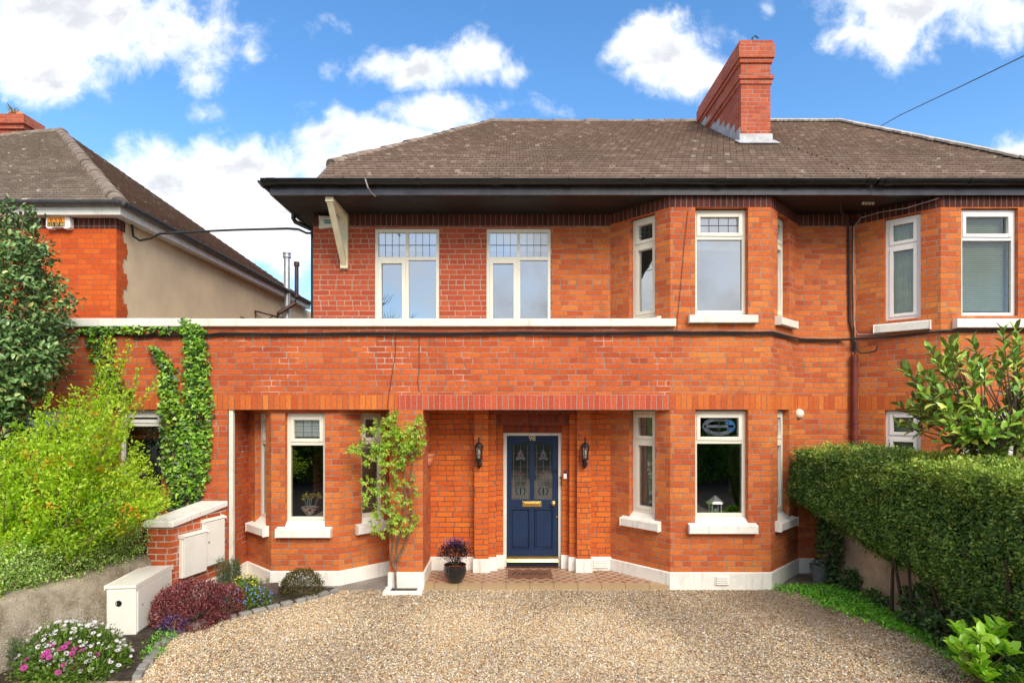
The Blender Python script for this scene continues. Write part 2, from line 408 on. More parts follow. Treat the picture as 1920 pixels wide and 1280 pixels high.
# ------------------------------------------------------------------ materials
OR = [(0,(0.357,0.0679,0.0269)), (.2,(0.483,0.0994,0.0314)), (.5,(0.578,0.143,0.037)), (.78,(0.651,0.193,0.0448)), (1,(0.714,0.269,0.065))]
RD = [(0,(0.339,0.0614,0.0246)), (.3,(0.488,0.0944,0.028)), (.7,(0.583,0.127,0.0336)), (1,(0.657,0.177,0.0426))]
M = {}
M['brick'] = brick_mat('orange_brick', OR, (.20,.165,.135), (.29,.25,.21), patch=.35, soot=.5)
M['brick_red'] = brick_mat('weathered_red_brick', RD, (.19,.15,.13), (.28,.24,.21), patch=.3, effl=.8, soot=.4)
M['brick_rep'] = brick_mat('repointed_brick', [(0,(.38,.068,.034)),(.5,(.46,.088,.040)),(1,(.52,.115,.048))], (.37,.265,.195), (.44,.35,.27), mw=.012, patch=.2)
M['brick_porch'] = brick_mat('porch_brick', [(0,(0.474,0.084,0.0198)),(.3,(0.597,0.118,0.022)),(.7,(0.67,0.157,0.0264)),(1,(0.742,0.224,0.044))], (.11,.075,.06), (.2,.16,.13), mw=.012, patch=.3)
M['soldier'] = brick_mat('soldier_course_orange', OR[1:]+[], (.20,.11,.07), soldier=True, z0=2.4, h=.2005, patch=.3, mw=.008)
M['soldier_new'] = brick_mat('soldier_course_new', [(0,(.42,.07,.036)),(.5,(.50,.095,.048)),(1,(.58,.12,.05))], (.33,.265,.215), soldier=True, z0=2.4, h=.2005, mw=.010, patch=.2)
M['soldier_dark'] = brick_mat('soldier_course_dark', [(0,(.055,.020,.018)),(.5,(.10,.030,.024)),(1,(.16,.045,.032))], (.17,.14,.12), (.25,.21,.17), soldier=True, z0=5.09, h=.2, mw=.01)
M['soldier_porch'] = brick_mat('soldier_course_porch', [(0,(.16,.035,.022)),(.5,(.26,.05,.025)),(1,(.36,.07,.025))], (.12,.09,.07), soldier=True, z0=2.06, h=.15, mw=.01)
M['chimney'] = brick_mat('chimney_brick', [(0,(.36,.075,.035)),(.5,(.50,.11,.05)),(1,(.58,.16,.07))], (.26,.20,.18), (.36,.28,.26), h=.0725, patch=.25, soot=.35)
M['quoin'] = brick_mat('bright_orange_brick', [(0,(.50,.075,.02)),(.4,(.62,.105,.018)),(1,(.70,.15,.025))], (.22,.12,.08), mw=.008, patch=.2)
M['cream'] = plain('cream_paint', (.74,.70,.60), .5, var=.05, stain=(.46,.41,.31), stain_amt=.5, streak=.35)
M['pvc'] = plain('cream_window_paint', (.76,.71,.59), .35, var=.03)
M['pvcw'] = plain('white_window_frame', (.80,.77,.74), .35, var=.03)
M['white'] = plain('white_paint', (.82,.79,.72), .5, var=.05, stain=(.50,.46,.37), stain_amt=.5, streak=.35)
M['black'] = plain('black_gutter_plastic', (.012,.012,.014), .28, var=.3)
M['fascia'] = plain('dark_fascia_board', (.06,.052,.056), .2, var=.3)
M['soffit'] = plain('dark_brown_soffit', (.016,.011,.009), .55, var=.3)
M['grey_gutter'] = plain('grey_gutter_plastic', (.07,.075,.085), .4, var=.2)
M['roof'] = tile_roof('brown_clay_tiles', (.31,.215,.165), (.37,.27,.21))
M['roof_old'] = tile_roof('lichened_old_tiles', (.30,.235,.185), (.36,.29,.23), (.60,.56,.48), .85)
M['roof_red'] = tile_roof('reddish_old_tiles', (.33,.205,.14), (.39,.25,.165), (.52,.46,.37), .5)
M['ridge'] = plain('ridge_tile_clay', (.22,.165,.125), .9, var=.35, scale=5, stain=(.40,.35,.28), stain_amt=.5, bmp=.4)
M['mortar'] = plain('pale_ridge_mortar', (.50,.45,.38), .9, var=.2, bmp=.4)
M['lead'] = plain('lead_flashing', (.42,.43,.44), .55, var=.2, stain=(.65,.65,.64), stain_amt=.7)
M['glass_sky'] = glass_mat('upper_window_glass', .36, (.5,.54,.56), 0., .03)
M['glass_low'] = glass_mat('dark_window_glass', .035, (.86,.9,.85), 0., .03)
M['glass'] = glass_mat('window_glass', .13, (.94,.96,.95), 0., .03)
M['leadline'] = plain('lead_came', (.05,.05,.055), .5, var=.2)
M['room'] = plain('room_plaster', (.12,.11,.10), .9, var=.1)
M['render'] = plain('sandy_render', (.74,.57,.36), .95, var=.10, scale=1.2, bmp=.35, bscale=120, stain=(.60,.46,.30), stain_amt=.6)
m, nt, b = newmat('rough_concrete'); p = world_pos(nt); gz_ = sepv(nt, p)[2]
c = mixc(nt, smooth(nt, noi(nt, p, 4., 6, .65), .35, .65), (.27,.215,.145), (.52,.44,.325))
c = mixc(nt, smooth(nt, noi(nt, p, 55., 4, .7)+smooth(nt, gz_, .1, .6, .07, -.03), .54, .62, 0, .85), c, (.66,.61,.52))
c = mixc(nt, smooth(nt, noi(nt, p, 38., 4, .7), .60, .68, 0, .6), c, (.15,.12,.08))
put(nt, b.inputs['Base Color'], c); b.inputs['Roughness'].default_value = .95; put(nt, b.inputs['Normal'], bump(nt, noi(nt, p, 55., 4, .7), 1., .02)); M['concrete'] = m
M['slab'] = plain('grey_slab', (.24,.21,.18), .9, var=.25, scale=3, bmp=.4, stain=(.12,.12,.06), stain_amt=.6)
M['timber'] = plain('cream_timber', (.74,.66,.46), .55, var=.08)
M['navy'] = plain('navy_door_paint', (.014,.030,.072), .42, var=.12, scale=3, spec=.25)
M['brass'] = plain('polished_brass', (.80,.52,.16), .22, 1., var=.1)
M['iron'] = plain('black_iron', (.012,.012,.014), .4, var=.2)
M['steel'] = plain('galvanised_steel', (.55,.56,.57), .4, .7, var=.2)
M['pipe'] = plain('brown_iron_pipe', (.06,.022,.016), .5, var=.3)
M['redpipe'] = plain('brick_red_pipe', (.15,.026,.018), .6, var=.25)
M['cable'] = plain('black_cable', (.018,.018,.02), .5, var=.2)
M['gcable'] = plain('grey_cable', (.30,.28,.26), .6, var=.2)
M['terracotta'] = plain('terracotta', (.56,.20,.10), .8, var=.2, bmp=.2)
M['box'] = plain('cream_cabinet_plastic', (.83,.80,.71), .45, var=.03, stain=(.58,.54,.44), stain_amt=.2)
M['blind'] = plain('pale_blind_fabric', (.82,.85,.83), .8, var=.05)
M['curtain'] = plain('pale_green_curtain', (.56,.58,.34), .9, var=.12)
M['bark'] = plain('grey_brown_bark', (.16,.115,.075), .9, var=.35, scale=14, bmp=.6)

# ------------------------------------------------------------------ plan of the house
D1, D2 = 7.86, 8.60
B0, F0, F1, B1 = (1.442,D2), (2.12,D1), (3.465,D1), (4.19,D2)      # right bay
A0, A1, A2, A3 = (-3.81,8.45), (-3.25,7.92), (-2.33,7.92), (-1.72,8.49)   # bay under the parapet
N0, N1, N2 = (5.04,D2), (5.745,D1), (7.09,D1)                      # neighbour's bay
PW = 4.77                                                       # party wall
def L2(a, b): return math.hypot(b[0]-a[0], b[1]-a[1])
def fr(a, b):
    l = L2(a, b); return (a, ((b[0]-a[0])/l, (b[1]-a[1])/l))

house = thing('brick_house', 'red brick house numbered 98 with navy front door and long cream parapet coping', 'house', (0,D2,0))
twin = thing('brick_house', 'adjoining brick house half hidden behind the clipped hedge, with venetian blinds in white windows', 'house', (6.4,D2,0))
left_house = thing('brick_house', 'neighbouring house with sandy rendered side wall and mossy hipped tile roof', 'house', (-8,D2,0))

def window(parent, f, u0, u1, z0, z1, rec, kind='T', trans=None, mat='pvc', glass='glass', sill=None, lattice=None, label=None):
    """frame (the part) with sashes, panes, lead lattice and sill as its sub-parts; f = wall frame"""
    fm = M[mat]; b = MB(); w0, w1 = rec, rec+.07; t = .048
    def bar(m, a, c, e, g, x0=w0, x1=w1): m.lbox(f, a, c, x0, x1, e, g)
    bar(b, u0, u0+t, z0, z1); bar(b, u1-t, u1, z0, z1); bar(b, u0+t, u1-t, z0, z0+t); bar(b, u0+t, u1-t, z1-t, z1)
    cells = []
    if trans: bar(b, u0+t, u1-t, trans-.024, trans+.024)
    if kind == 'M':
        um = (u0+u1)/2; bar(b, um-.022, um+.022, z0+t, trans-.024); bar(b, um-.022, um+.022, trans+.024, z1-t)
        cells = [(u0+t, um-.022, trans+.024, z1-t, 0), (um+.022, u1-t, trans+.024, z1-t, 0), (u0+t, um-.022, z0+t, trans-.024, .05), (um+.022, u1-t, z0+t, trans-.024, 0)]
    elif trans:
        cells = [(u0+t, u1-t, trans+.024, z1-t, .045), (u0+t, u1-t, z0+t, trans-.024, .045 if kind == 'S' else 0)]
    else: cells = [(u0+t, u1-t, z0+t, z1-t, 0)]
    wo = b.build('window', fm, parent, bevel=.004)
    if label: wo['label'] = label
    for a, c, e, g, s in cells:
        if s:
            q = MB(); x0, x1 = w0-.012, w1-.02
            bar(q, a, a+s, e, g, x0, x1); bar(q, c-s, c, e, g, x0, x1); bar(q, a+s, c-s, e, e+s, x0, x1); bar(q, a+s, c-s, g-s, g, x0, x1)
            q.build('sash', fm, wo, bevel=.004)
        p = MB(); x = w0+.03
        (ax, ay), (ddx, ddy) = f
        P = lambda u, z: (ax+ddx*u-ddy*x, ay+ddy*u+ddx*x, z)
        p.face([P(a+s, e+s), P(c-s, e+s), P(c-s, g-s), P(a+s, g-s)])
        p.build('pane', M[glass], wo)
        if lattice and e > (trans or 0):
            nx, nz_ = lattice; q = MB()
            for i in range(1, nx):
                u = a+s+(c-a-2*s)*i/nx; bar(q, u-.0026, u+.0026, e+s, g-s, x-.008, x-.002)
            for i in range(1, nz_):
                z = e+s+(g-e-2*s)*i/nz_; bar(q, a+s, c-s, z-.0026, z+.0026, x-.012, x-.008)
            q.build('lead_lattice', M['leadline'], wo)
    if sill:
        zf0, zf1, ext, mt = sill; q = MB()
        q.prism([(-.085, zf0), (rec+.05, zf0), (rec+.05, z0-.002), (rec+.0, z0-.002), (-.01, zf1+.012), (-.085, zf1)], f, u0-ext, u1+ext)
        q.build('sill', M[mt], wo, bevel=.006)
    return wo

# ---- right bay: ground and upper storey
bay = MB(); mats = [M['brick'], M['soldier'], M['soldier_dark']]
def tri(a, b, i0, i1): l = L2(a, b); return i0*l, i1*l
lc = tri(B0, F0, .335, .76); rc = tri(F1, B1, .24, .665)
GZ, UZ = (.953, 2.385), (3.695, 5.10); cen = (2.455-2.12, 3.165-2.12)
uo = 0
for a, b_, op in ((B0, F0, lc), (F0, F1, cen), (F1, B1, rc)):
    bay.panel(a, b_, .2, 2.4, [(op[0], op[1], GZ[0]-.1, GZ[1]+.015)], 0, .09, u_off=uo)
    bay.panel(a, b_, 2.4, 2.6, [], 1 if a != B0 else 0, u_off=uo)
    bay.panel(a, b_, 2.6, 5.112, [(op[0], op[1], UZ[0]-.1, UZ[1]+.01)], 0, .09, u_off=uo)
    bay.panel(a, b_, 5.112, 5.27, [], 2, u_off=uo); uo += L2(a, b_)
bay.build('bay_wall', mats, house)
for a, b_, op in ((B0, F0, lc), (F0, F1, cen), (F1, B1, rc)):
    c_ = a == F0
    wo_ = window(house, fr(a, b_), op[0], op[1], *GZ, .09, 'T' if c_ else 'S', 1.965, sill=(.755,.865,.10,'white'), lattice=(4,2) if c_ else (2,2))
    if c_:      # oval of grey and blue bands in front of the top pane
        q = MB(); ux, uz, y_ = 2.12+(op[0]+op[1])/2, 2.175, D1+.112
        def band_(t0, t1, ro, ri, cz, mi, n_=14):
            for k_ in range(n_):
                ta, tb_ = t0+(t1-t0)*k_/n_, t0+(t1-t0)*(k_+1)/n_
                q.face([(ux+ro[0]*math.cos(ta),y_,cz+ro[1]*math.sin(ta)), (ux+ro[0]*math.cos(tb_),y_,cz+ro[1]*math.sin(tb_)), (ux+ri[0]*math.cos(tb_),y_,cz+ri[1]*math.sin(tb_)), (ux+ri[0]*math.cos(ta),y_,cz+ri[1]*math.sin(ta))], mi)
        band_(.9, 5.6, (.225,.125), (.17,.075), uz, 0); band_(-.68, .9, (.225,.125), (.13,.05), uz, 1)
        q.face([(ux-.2,y_,uz-.02),(ux+.2,y_,uz-.02),(ux+.2,y_,uz+.018),(ux-.2,y_,uz+.018)][::1], 0)
        q.build('oval_bands', [plain('oval_grey_blue', (.085,.10,.12), .2, var=.4), plain('oval_blue', (.03,.10,.22), .15, var=.25)], wo_)
    window(house, fr(a, b_), op[0], op[1], *UZ, .09, 'T' if c_ else 'S', 4.725, glass='glass_sky', sill=(3.555,3.655,.10,'cream'), lattice=(4,2) if c_ else (3,4))

# ---- first floor main wall, recess wall, hidden side and rear
mw = MB(); W1 = (-2.014+2.915, -1.066+2.915); W2 = (-.376+2.915, .572+2.915)
XL = -2.915; XS = .585
ops = [(*W1, 3.45, 5.05), (*W2, 3.45, 5.05)]
def sub(x0, x1): return [(o[0]-(x0-XL), o[1]-(x0-XL), o[2], o[3]) for o in ops if o[0] >= x0-XL-.01 and o[1] <= x1-XL+.01]
mw.panel((XL,D2), (XS,D2), 3.3, 5.085, sub(XL, XS), 1, .06)
mw.panel((XS,D2), (1.442,D2), 3.3, 5.085, [], 0, .06, u_off=3.5)
mw.panel((XL,D2), (1.442,D2), 5.085, 5.27, [], 2)
mw.face([(XL,17.5,0), (XL,D2,0), (XL,D2,5.27), (XL,17.5,5.27)], 1)
mw.face([(PW,17.5,0), (XL,17.5,0), (XL,17.5,5.27), (PW,17.5,5.27)], 0)
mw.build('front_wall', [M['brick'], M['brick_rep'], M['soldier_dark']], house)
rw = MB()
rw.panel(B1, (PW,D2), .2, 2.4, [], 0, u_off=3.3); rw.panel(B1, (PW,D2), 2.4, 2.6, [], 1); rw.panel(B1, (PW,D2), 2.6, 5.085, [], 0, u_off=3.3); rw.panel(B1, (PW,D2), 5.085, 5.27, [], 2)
rw.build('recess_wall', mats, house)
for o in ops:
    window(house, ((XL,D2),(1,0)), o[0], o[1], 3.5, 5.05, .02, 'M', 4.62, glass='glass_sky', lattice=(4,2))

# ---- parapet over the porch and bay
pw = MB(); pw.panel((-4.28,D1), (2.12,D1), 2.6, 3.508, [], 0)
pw.face([(2.12,8.1,2.42), (-4.28,8.1,2.42), (-4.28,8.1,3.5), (2.12,8.1,3.5)], 0)
pw.build('parapet_wall', [M['brick_red']], house)
ln = MB()
for x0, x1, mi in ((-4.28,-1.53,0), (-1.53,2.12,1)):
    ln.panel((x0,D1-.003), (x1,D1-.003), 2.4, 2.6, [], mi, u_off=x0+9)
    ln.face([(x0,8.1,2.4), (x1,8.1,2.4), (x1,D1-.003,2.4), (x0,D1-.003,2.4)], mi)
ln.build('lintel', [M['soldier'], M['soldier_new']], house)
pc = MB(); pc.box(-4.28, 2.12, 8.1, D2+.2, 2.405, 2.44); pc.build('porch_ceiling', M['cream'], house)
fr_ = MB(); fr_.box(-4.28, 1.6, 8.1, D2, 3.38, 3.44); fr_.build('flat_roof', M['lead'], house)
cp = MB(); cp.box(-4.28, 2.185, 7.795, 8.15, 3.508, 3.613); cp.build('coping', M['cream'], house, bevel=.01)

# ---- porch: pillar, stepped brick portal, back wall
pil = MB(); pil.panel((-1.643,D1), (-1.193,D1), .2, 2.4, [], 0); pil.panel((-1.193,D1), (-1.193,D2), .2, 2.41, [], 0, u_off=.45)
pil.panel((-1.643,8.5), (-1.643,D1), .2, 2.4, [], 0); pil.build('porch_pillar', [M['brick']], house)
po = MB(); ZT = 2.41
po.panel((-1.193,D2), (-.545,D2), .05, ZT, [], 0)
def col(x0, x1, y, yb):
    po.panel((x0,y), (x1,y), .05, ZT, [], 0, u_off=x0+3); po.panel((x0,yb), (x0,y), .05, ZT, [], 0); po.panel((x1,y), (x1,yb), .05, ZT, [], 0)
col(-.545, -.34, 8.47, 8.62); col(.94, 1.14, 8.47, 8.62)
po.panel((1.14,D2), (1.442,D2), .05, ZT, [], 0)
po.panel((-.34,8.58), (-.232,8.58), .05, ZT, [], 0); po.panel((.84,8.58), (.94,8.58), .05, ZT, [], 0)
po.panel((-.232,8.58), (-.232,8.70), .05, ZT, [], 0); po.panel((.84,8.70), (.84,8.58), .05, ZT, [], 0)
po.panel((-.232,8.70), (-.132,8.70), .05, 2.3, [], 0); po.panel((.742,8.70), (.84,8.70), .05, 2.3, [], 0)
po.panel((-.132,8.70), (-.132,8.95), .05, 2.07, [], 0); po.panel((.742,8.95), (.742,8.70), .05, 2.07, [], 0)
po.panel((-.34,8.50), (.94,8.50), 2.33, ZT, [], 1); po.face([(-.34,8.6,2.33), (.94,8.6,2.33), (.94,8.5,2.33), (-.34,8.5,2.33)], 1)
po.panel((-.232,8.59), (.84,8.59), 2.17, 2.33, [], 1); po.face([(-.232,8.71,2.17), (.84,8.71,2.17), (.84,8.59,2.17), (-.232,8.59,2.17)], 1)
po.panel((-.132,8.71), (.742,8.71), 2.06, 2.17, [], 1); po.face([(-.132,8.95,2.06), (.742,8.95,2.06), (.742,8.71,2.06), (-.132,8.71,2.06)], 1)
po.build('porch_wall', [M['brick_porch'], M['soldier_porch']], house)

# ---- left bay under the parapet, its side wall and pier
lb = MB(); mlw = tri(A0, A1, .33, .78); mcw = (.185, .725); mrw = tri(A2, A3, .40, .82); LZ = (.894, 2.355)
for a, b_, op, u_ in ((A0, A1, mlw, 0), (A1, A2, mcw, .81), (A2, A3, mrw, 1.8)):
    lb.panel(a, b_, .2, 2.41, [(op[0], op[1], LZ[0]-.1, 2.36)], 0, .08, u_off=u_)
lb.build('bay_wall', [M['brick']], house)
for a, b_, op in ((A0, A1, mlw), (A1, A2, mcw), (A2, A3, mrw)):
    window(house, fr(a, b_), op[0], op[1], *LZ, .08, 'T', 1.94, sill=(.69,.80,.10,'white'), lattice=(3,3) if a == A1 else (2,3))
pr = MB(); pr.panel((-4.28,D1), (-3.81,D1), .0, 2.4, [], 0); pr.panel((-3.81,D1), (-3.81,8.6), .2, 2.41, [], 0, u_off=.4)
pr.build('brick_pier', [M['brick_red']], house)
tp = MB(); tp.box(-3.80, -3.745, 7.87, 7.93, .05, 2.4); tp.build('timber_post', M['cream'], house, bevel=.005)

# ---- cream plinths
pl = MB()
def plinth(a, b_, z=.229, t=.02, ex=.01):
    f = fr(a, b_); pl.prism([(-t, 0), (.03, 0), (.03, z), (0, z), (-t, z-.012)], f, -ex, L2(a, b_)+ex)
for run in (((B0,F0),(F0,F1),(F1,B1),(B1,(PW,D2))), (((-3.81,D1),(-3.81,8.5)),(A0,A1),(A1,A2),(A2,A3))):
    for a, b_ in run: plinth(a, b_, .229, .02, .008)
    pl.build('plinth', M['white'], house); pl = MB()
for a, b_ in (((-1.643,8.5),(-1.643,D1)),((-1.643,D1),(-1.193,D1)),((-1.193,D1),(-1.193,D2))): plinth(a, b_, .229, .02, .008)
pl.build('plinth', M['white'], house); pl = MB(); PLR = {False: [], True: []}
for x0, x1, y in ((-1.193,-.545,D2),(-.55,-.335,8.47),(-.335,-.232,8.58),(-.232,-.132,8.70),(.742,.84,8.70),(.84,.935,8.58),(.935,1.145,8.47),(1.14,1.442,D2)):
    plinth((x0,y), (x1,y), .25, .018, .012)
    PLR[x0 > .7].append(pl); pl = MB()
for x, y0, y1, s in ((-.55,8.6,8.47,1),(-.335,8.47,8.6,0),(-.232,8.58,8.72,0),(-.132,8.7,8.85,0),(.742,8.85,8.7,1),(.84,8.72,8.58,1),(.935,8.6,8.47,1),(1.145,8.47,8.6,0)):
    plinth((x,y0), (x,y1), .249, .016, .012)
    PLR[x > .7].append(pl); pl = MB()
for r_ in PLR.values():
    for e in r_: add_mb(pl, e)
    pl.build('plinth', M['white'], house); pl = MB()
for f, u, z, w_ in ((((1.14,D2),(1,0)), .03, .10, .24), (fr(F0,F1), .585, .075, .20)):
    v = MB(); v.lbox(f, u, u+w_, -.028, -.019, z-.01, z+.13 if w_ > .22 else z+.10, 0)
    k = 5
    for i in range(k): v.prism([(-.05,z+i*.024), (-.028,z+i*.024+.0), (-.028,z+i*.024+.016)], f, u+.02, u+w_-.02)
    v.build('air_vent', M['white'], house)

# ---- tiled porch floor
m, nt, b = newmat('geometric_porch_tiles'); px_, py_, _ = sepv(nt, world_pos(nt))
s = .16; uu = (px_+10.)/s; vv = (py_+10.)/s
d1 = ((uu+vv).frac()-.5).abs(); d2 = ((uu-vv).frac()-.5).abs(); dd = (.5-d1).mn(.5-d2)
band = dd.lt(.11); wn = nt.nodes.new('ShaderNodeTexWhiteNoise'); wn.noise_dimensions = '2D'
put(nt, wn.inputs['Vector'], comb(nt, (uu+vv).floor()+.3, (uu-vv).floor()+.3))
tc = ramp(nt, E(nt, wn.outputs['Value']), [(0,(.20,.085,.055)),(.5,(.27,.13,.075)),(1,(.20,.11,.07))])
c = mixc(nt, band, tc, (.50,.34,.20)); border = (py_.lt(7.97)); c = mixc(nt, border, c, (.40,.28,.15))
g1 = (.5-((px_+10.)/.32).frac()).abs()
c = mixc(nt, g1.gt(.486), c, (.16,.09,.06)); c = mixc(nt, smooth(nt, noi(nt, world_pos(nt), 5, 5), .45, .7, 0, .35), c, (.33,.24,.15))
put(nt, b.inputs['Base Color'], c); b.inputs['Roughness'].default_value = .5
M['tile'] = m
pf = MB(); pts = [(-1.175,7.84), (2.10,7.84), (1.46,8.58), (1.46,8.95), (-1.175,8.95)]
pf.poly_ext([(x,y,.055) for x, y in pts], (0,0,-.08)); pf.build('porch_floor', M['tile'], house)
sl_ = MB(); sl_.poly_ext([(x,y,.035) for x, y in ((-2.5,7.83),(-1.66,7.83),(-1.66,8.5),(-1.74,8.46),(-2.3,7.93))], (0,0,-.08)); sl_.build('stone_slab', M['slab'], house)

# ---- rooms behind the glass
rm = MB()
def room(x0, x1, y0, y1, z0, z1):
    q = [(x0,y0),(x1,y0),(x1,y1),(x0,y1)]
    rm.face([(x1,y1,z0),(x0,y1,z0),(x0,y1,z1),(x1,y1,z1)]); rm.face([(x0,y0,z0),(x0,y1,z0),(x0,y1,z1),(x0,y0,z1)]); rm.face([(x1,y1,z0),(x1,y0,z0),(x1,y0,z1),(x1,y1,z1)])
    rm.face([(x,y,z0) for x, y in q]); rm.face([(x,y,z1) for x, y in q[::-1]])
room(1.43, 4.7, 8.72, 12.5, .3, 2.55); room(-2.88, .9, 8.72, 12.5, 2.9, 5.2); room(1.1, 4.7, 8.72, 12.5, 2.9, 5.2); room(-4.2, -1.6, 8.6, 12, .3, 2.5)
room(-.5, 1.1, 8.92, 12, .05, 2.5)
rm.build('interior_walls', M['room'], house)
rm = MB(); room(5.05, 8, 8.75, 12.5, .3, 2.55); room(5.05, 8, 8.75, 12.5, 2.9, 5.2); rm.build('interior_walls', M['room'], twin)

# ---- eaves
EY = 7.80; XE = -3.2; XR = 8.2
so_ = MB()
def boards(mb, x0, x1, y0, y1, z):
    n = int((y1-y0)/.1)
    for i in range(n): mb.box(x0, x1, y0+(y1-y0)*i/n+.003, y0+(y1-y0)*(i+1)/n-.003, z, z+.012)
    mb.box(x0, x1, y0, y1, z+.008, z+.03)
boards(so_, XE, PW, EY+.03, D2+.02, 5.262)
for i in range(4): so_.box(XE+.03+i*.065, XE+.03+i*.065+.06, D2+.03, 16, 5.262, 5.274)
so_.box(XE, XL+.01, D2+.02, 16, 5.276, 5.29); so_.build('soffit', M['soffit'], house)
fa = MB(); fa.box(XE-.02, PW, EY, EY+.028, 5.255, 5.43); fa.box(XE-.02, XE+.008, EY+.03, 16, 5.255, 5.43); fa.build('fascia', M['fascia'], house)
def gutter(name, mat, parent, p0, p1, r=.066, n=9, brk=1.0):
    """half-round gutter between two points, with unions and brackets"""
    p0, p1 = Vector(p0), Vector(p1); d = (p1-p0).normalized(); side = Vector((d.y, -d.x, 0)); b = MB()
    def ring(p, rr, t0=-1.0, t1=math.pi+.0):
        return [p+side*math.cos(math.pi*k/n)*rr-Vector((0,0,1))*math.sin(math.pi*k/n)*rr for k in range(n+1)]
    def seg(a, c, ro, ri):
        A, B_, A2_, B2_ = ring(a, ro), ring(c, ro), ring(a, ri), ring(c, ri)
        for k in range(n):
            b.face([A[k], B_[k], B_[k+1], A[k+1]]); b.face([A2_[k+1], B2_[k+1], B2_[k], A2_[k]])
        for X, Y in ((A, A2_), (B_, B2_)):
            for k in range(n): b.face([X[k], X[k+1], Y[k+1], Y[k]])
        for k in (0, n): b.face([A[k], A2_[k], B2_[k], B_[k]])
    seg(p0, p1, r, r-.006)
    for e in (p0, p1): b.face(ring(e+(p1-p0)*(.0005 if e is p0 else -.0005), r))
    o = b.build(name, mat, parent, smooth=True)
    L = (p1-p0).length; k = int(L/brk)
    for i in range(k+1):
        a = p0+d*(.08+(L-.2)*i/max(1, k)); wd = .035 if i % 3 else .11; b = MB()
        seg(a, a+d*wd, r+.008, r+.001); b.build('gutter_bracket', mat, o, smooth=True)
    return o
GY, GZ_ = 7.722, 5.425
gutter('gutter', M['black'], house, (XE-.09, GY, GZ_), (PW, GY, GZ_))
gutter('gutter', M['black'], house, (XE-.09, 16, GZ_-.005), (XE-.09, GY+.0, GZ_-.005), brk=1.4)
dp = MB(); dp.tube([(XE-.06,8.75,5.38), (XE-.06,8.75,5.25), (XE-.03,8.75,5.2), (XL-.06,8.75,5.08), (XL-.05,8.75,4.9), (XL-.05,8.75,3.3)], .035, 8); dp.build('downpipe', M['black'], house, smooth=True)

# ---- tiled roof
def tiled(mb, eL, eR, tL, tR, gauge=.17, lift=.028, seg=.5, mi=0, v0=0., seed=1):
    rnd = random.Random(seed); eL, eR, tL, tR = map(Vector, (eL, eR, tL, tR))
    ax = (eR-eL).normalized(); n = (eR-eL).cross(tL-eL if (tL-eL).length > .01 else tR-eR); n.normalize()
    sl = n.cross(ax); H_ = (tL-eL).dot(sl); k = max(1, int(round(H_/gauge)))
    for i in range(k):
        a, c = i/k, (i+1)/k; l0, r0, l1, r1 = eL.lerp(tL, a), eR.lerp(tR, a), eL.lerp(tL, c), eR.lerp(tR, c)
        m_ = max(1, int((r0-l0).length/seg)); js = [lift+rnd.uniform(-.003,.003) for _ in range(m_+1)]
        va, vb = v0+i*.1, v0+(i+1)*.1-.0005
        for j in range(m_):
            s0, s1 = j/m_, (j+1)/m_
            p0, p1 = l0.lerp(r0, s0)+n*js[j], l0.lerp(r0, s1)+n*js[j+1]; q0, q1 = l1.lerp(r1, s0)+n*.003, l1.lerp(r1, s1)+n*.003
            g = lambda p, v: ((p-eL).dot(ax), v)
            mb.face([p0, p1, q1, q0], mi, [g(p0, va+.002), g(p1, va+.002), g(q1, vb), g(q0, vb)])
            z0, z1 = l0.lerp(r0, s0)-n*.002, l0.lerp(r0, s1)-n*.002
            mb.face([z0, z1, p1, p0], mi, [g(p0, va+.02), g(p1, va+.02), g(p1, va+.03), g(p0, va+.03)])
DR, ZR, ZE = 13.0, 8.78, 5.43
RL, RR = Vector((-.5,DR,ZR)), Vector((7.27,DR,ZR)); HP = Vector((-2.716,8.78,6.09)); EE = Vector((-2.54,7.75,ZE)); CR = Vector((8.1,7.75,ZE))
rf = MB(); t_ = (HP.y-7.75)/5.25; mid = Vector((PW,HP.y,HP.z))
vlen = math.hypot(HP.y-7.75, HP.z-ZE)
tiled(rf, EE, (PW,7.75,ZE), HP, mid, seed=3); tiled(rf, HP, mid, RL, (PW,DR,ZR), v0=2.0, seed=4)
rf.face([HP, RL, (-.5,13.2,8.6), (-3.3,17.5,5.43), (-3.3,8.75,5.44)]); rf.face([RL, (PW,DR,ZR), (PW,17.9,5.43), (-3.3,17.9,5.43), (-.5,13.2,8.6)])
rf.face([EE, HP, (-3.3,8.75,5.40), (-3.3,7.78,5.40)])
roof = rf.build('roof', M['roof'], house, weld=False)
def ridge_run(name, a, b_, parent, r=.10, mat='ridge', step=.33, n=7):
    a, b_ = Vector(a), Vector(b_); d = (b_-a); k = max(1, int(d.length/step)); mb = MB(); rnd = random.Random(5)
    dn = d.normalized(); side = dn.cross(Vector((0,0,1))).normalized(); up = side.cross(dn)
    for i in range(k):
        p, q = a+d*(i/k), a+d*((i+1)/k)+dn*.02; ra, rb = r*rnd.uniform(1,1.06), r*rnd.uniform(.9,.96); o = up*rnd.uniform(-.012,.012)-up*.05
        A = [p+o+side*math.cos(math.pi*j/n)*ra+up*math.sin(math.pi*j/n)*ra for j in range(n+1)]
        B_ = [q+o+side*math.cos(math.pi*j/n)*rb+up*math.sin(math.pi*j/n)*rb for j in range(n+1)]
        for j in range(n): mb.face([A[j+1], B_[j+1], B_[j], A[j]])
        mb.face(A); mb.face(B_[::-1])
    return mb.build(name, M[mat], parent)
ridge_run('hip_tiles', HP, RL, roof); ridge_run('ridge_tiles', RL, (PW,DR,ZR), roof)
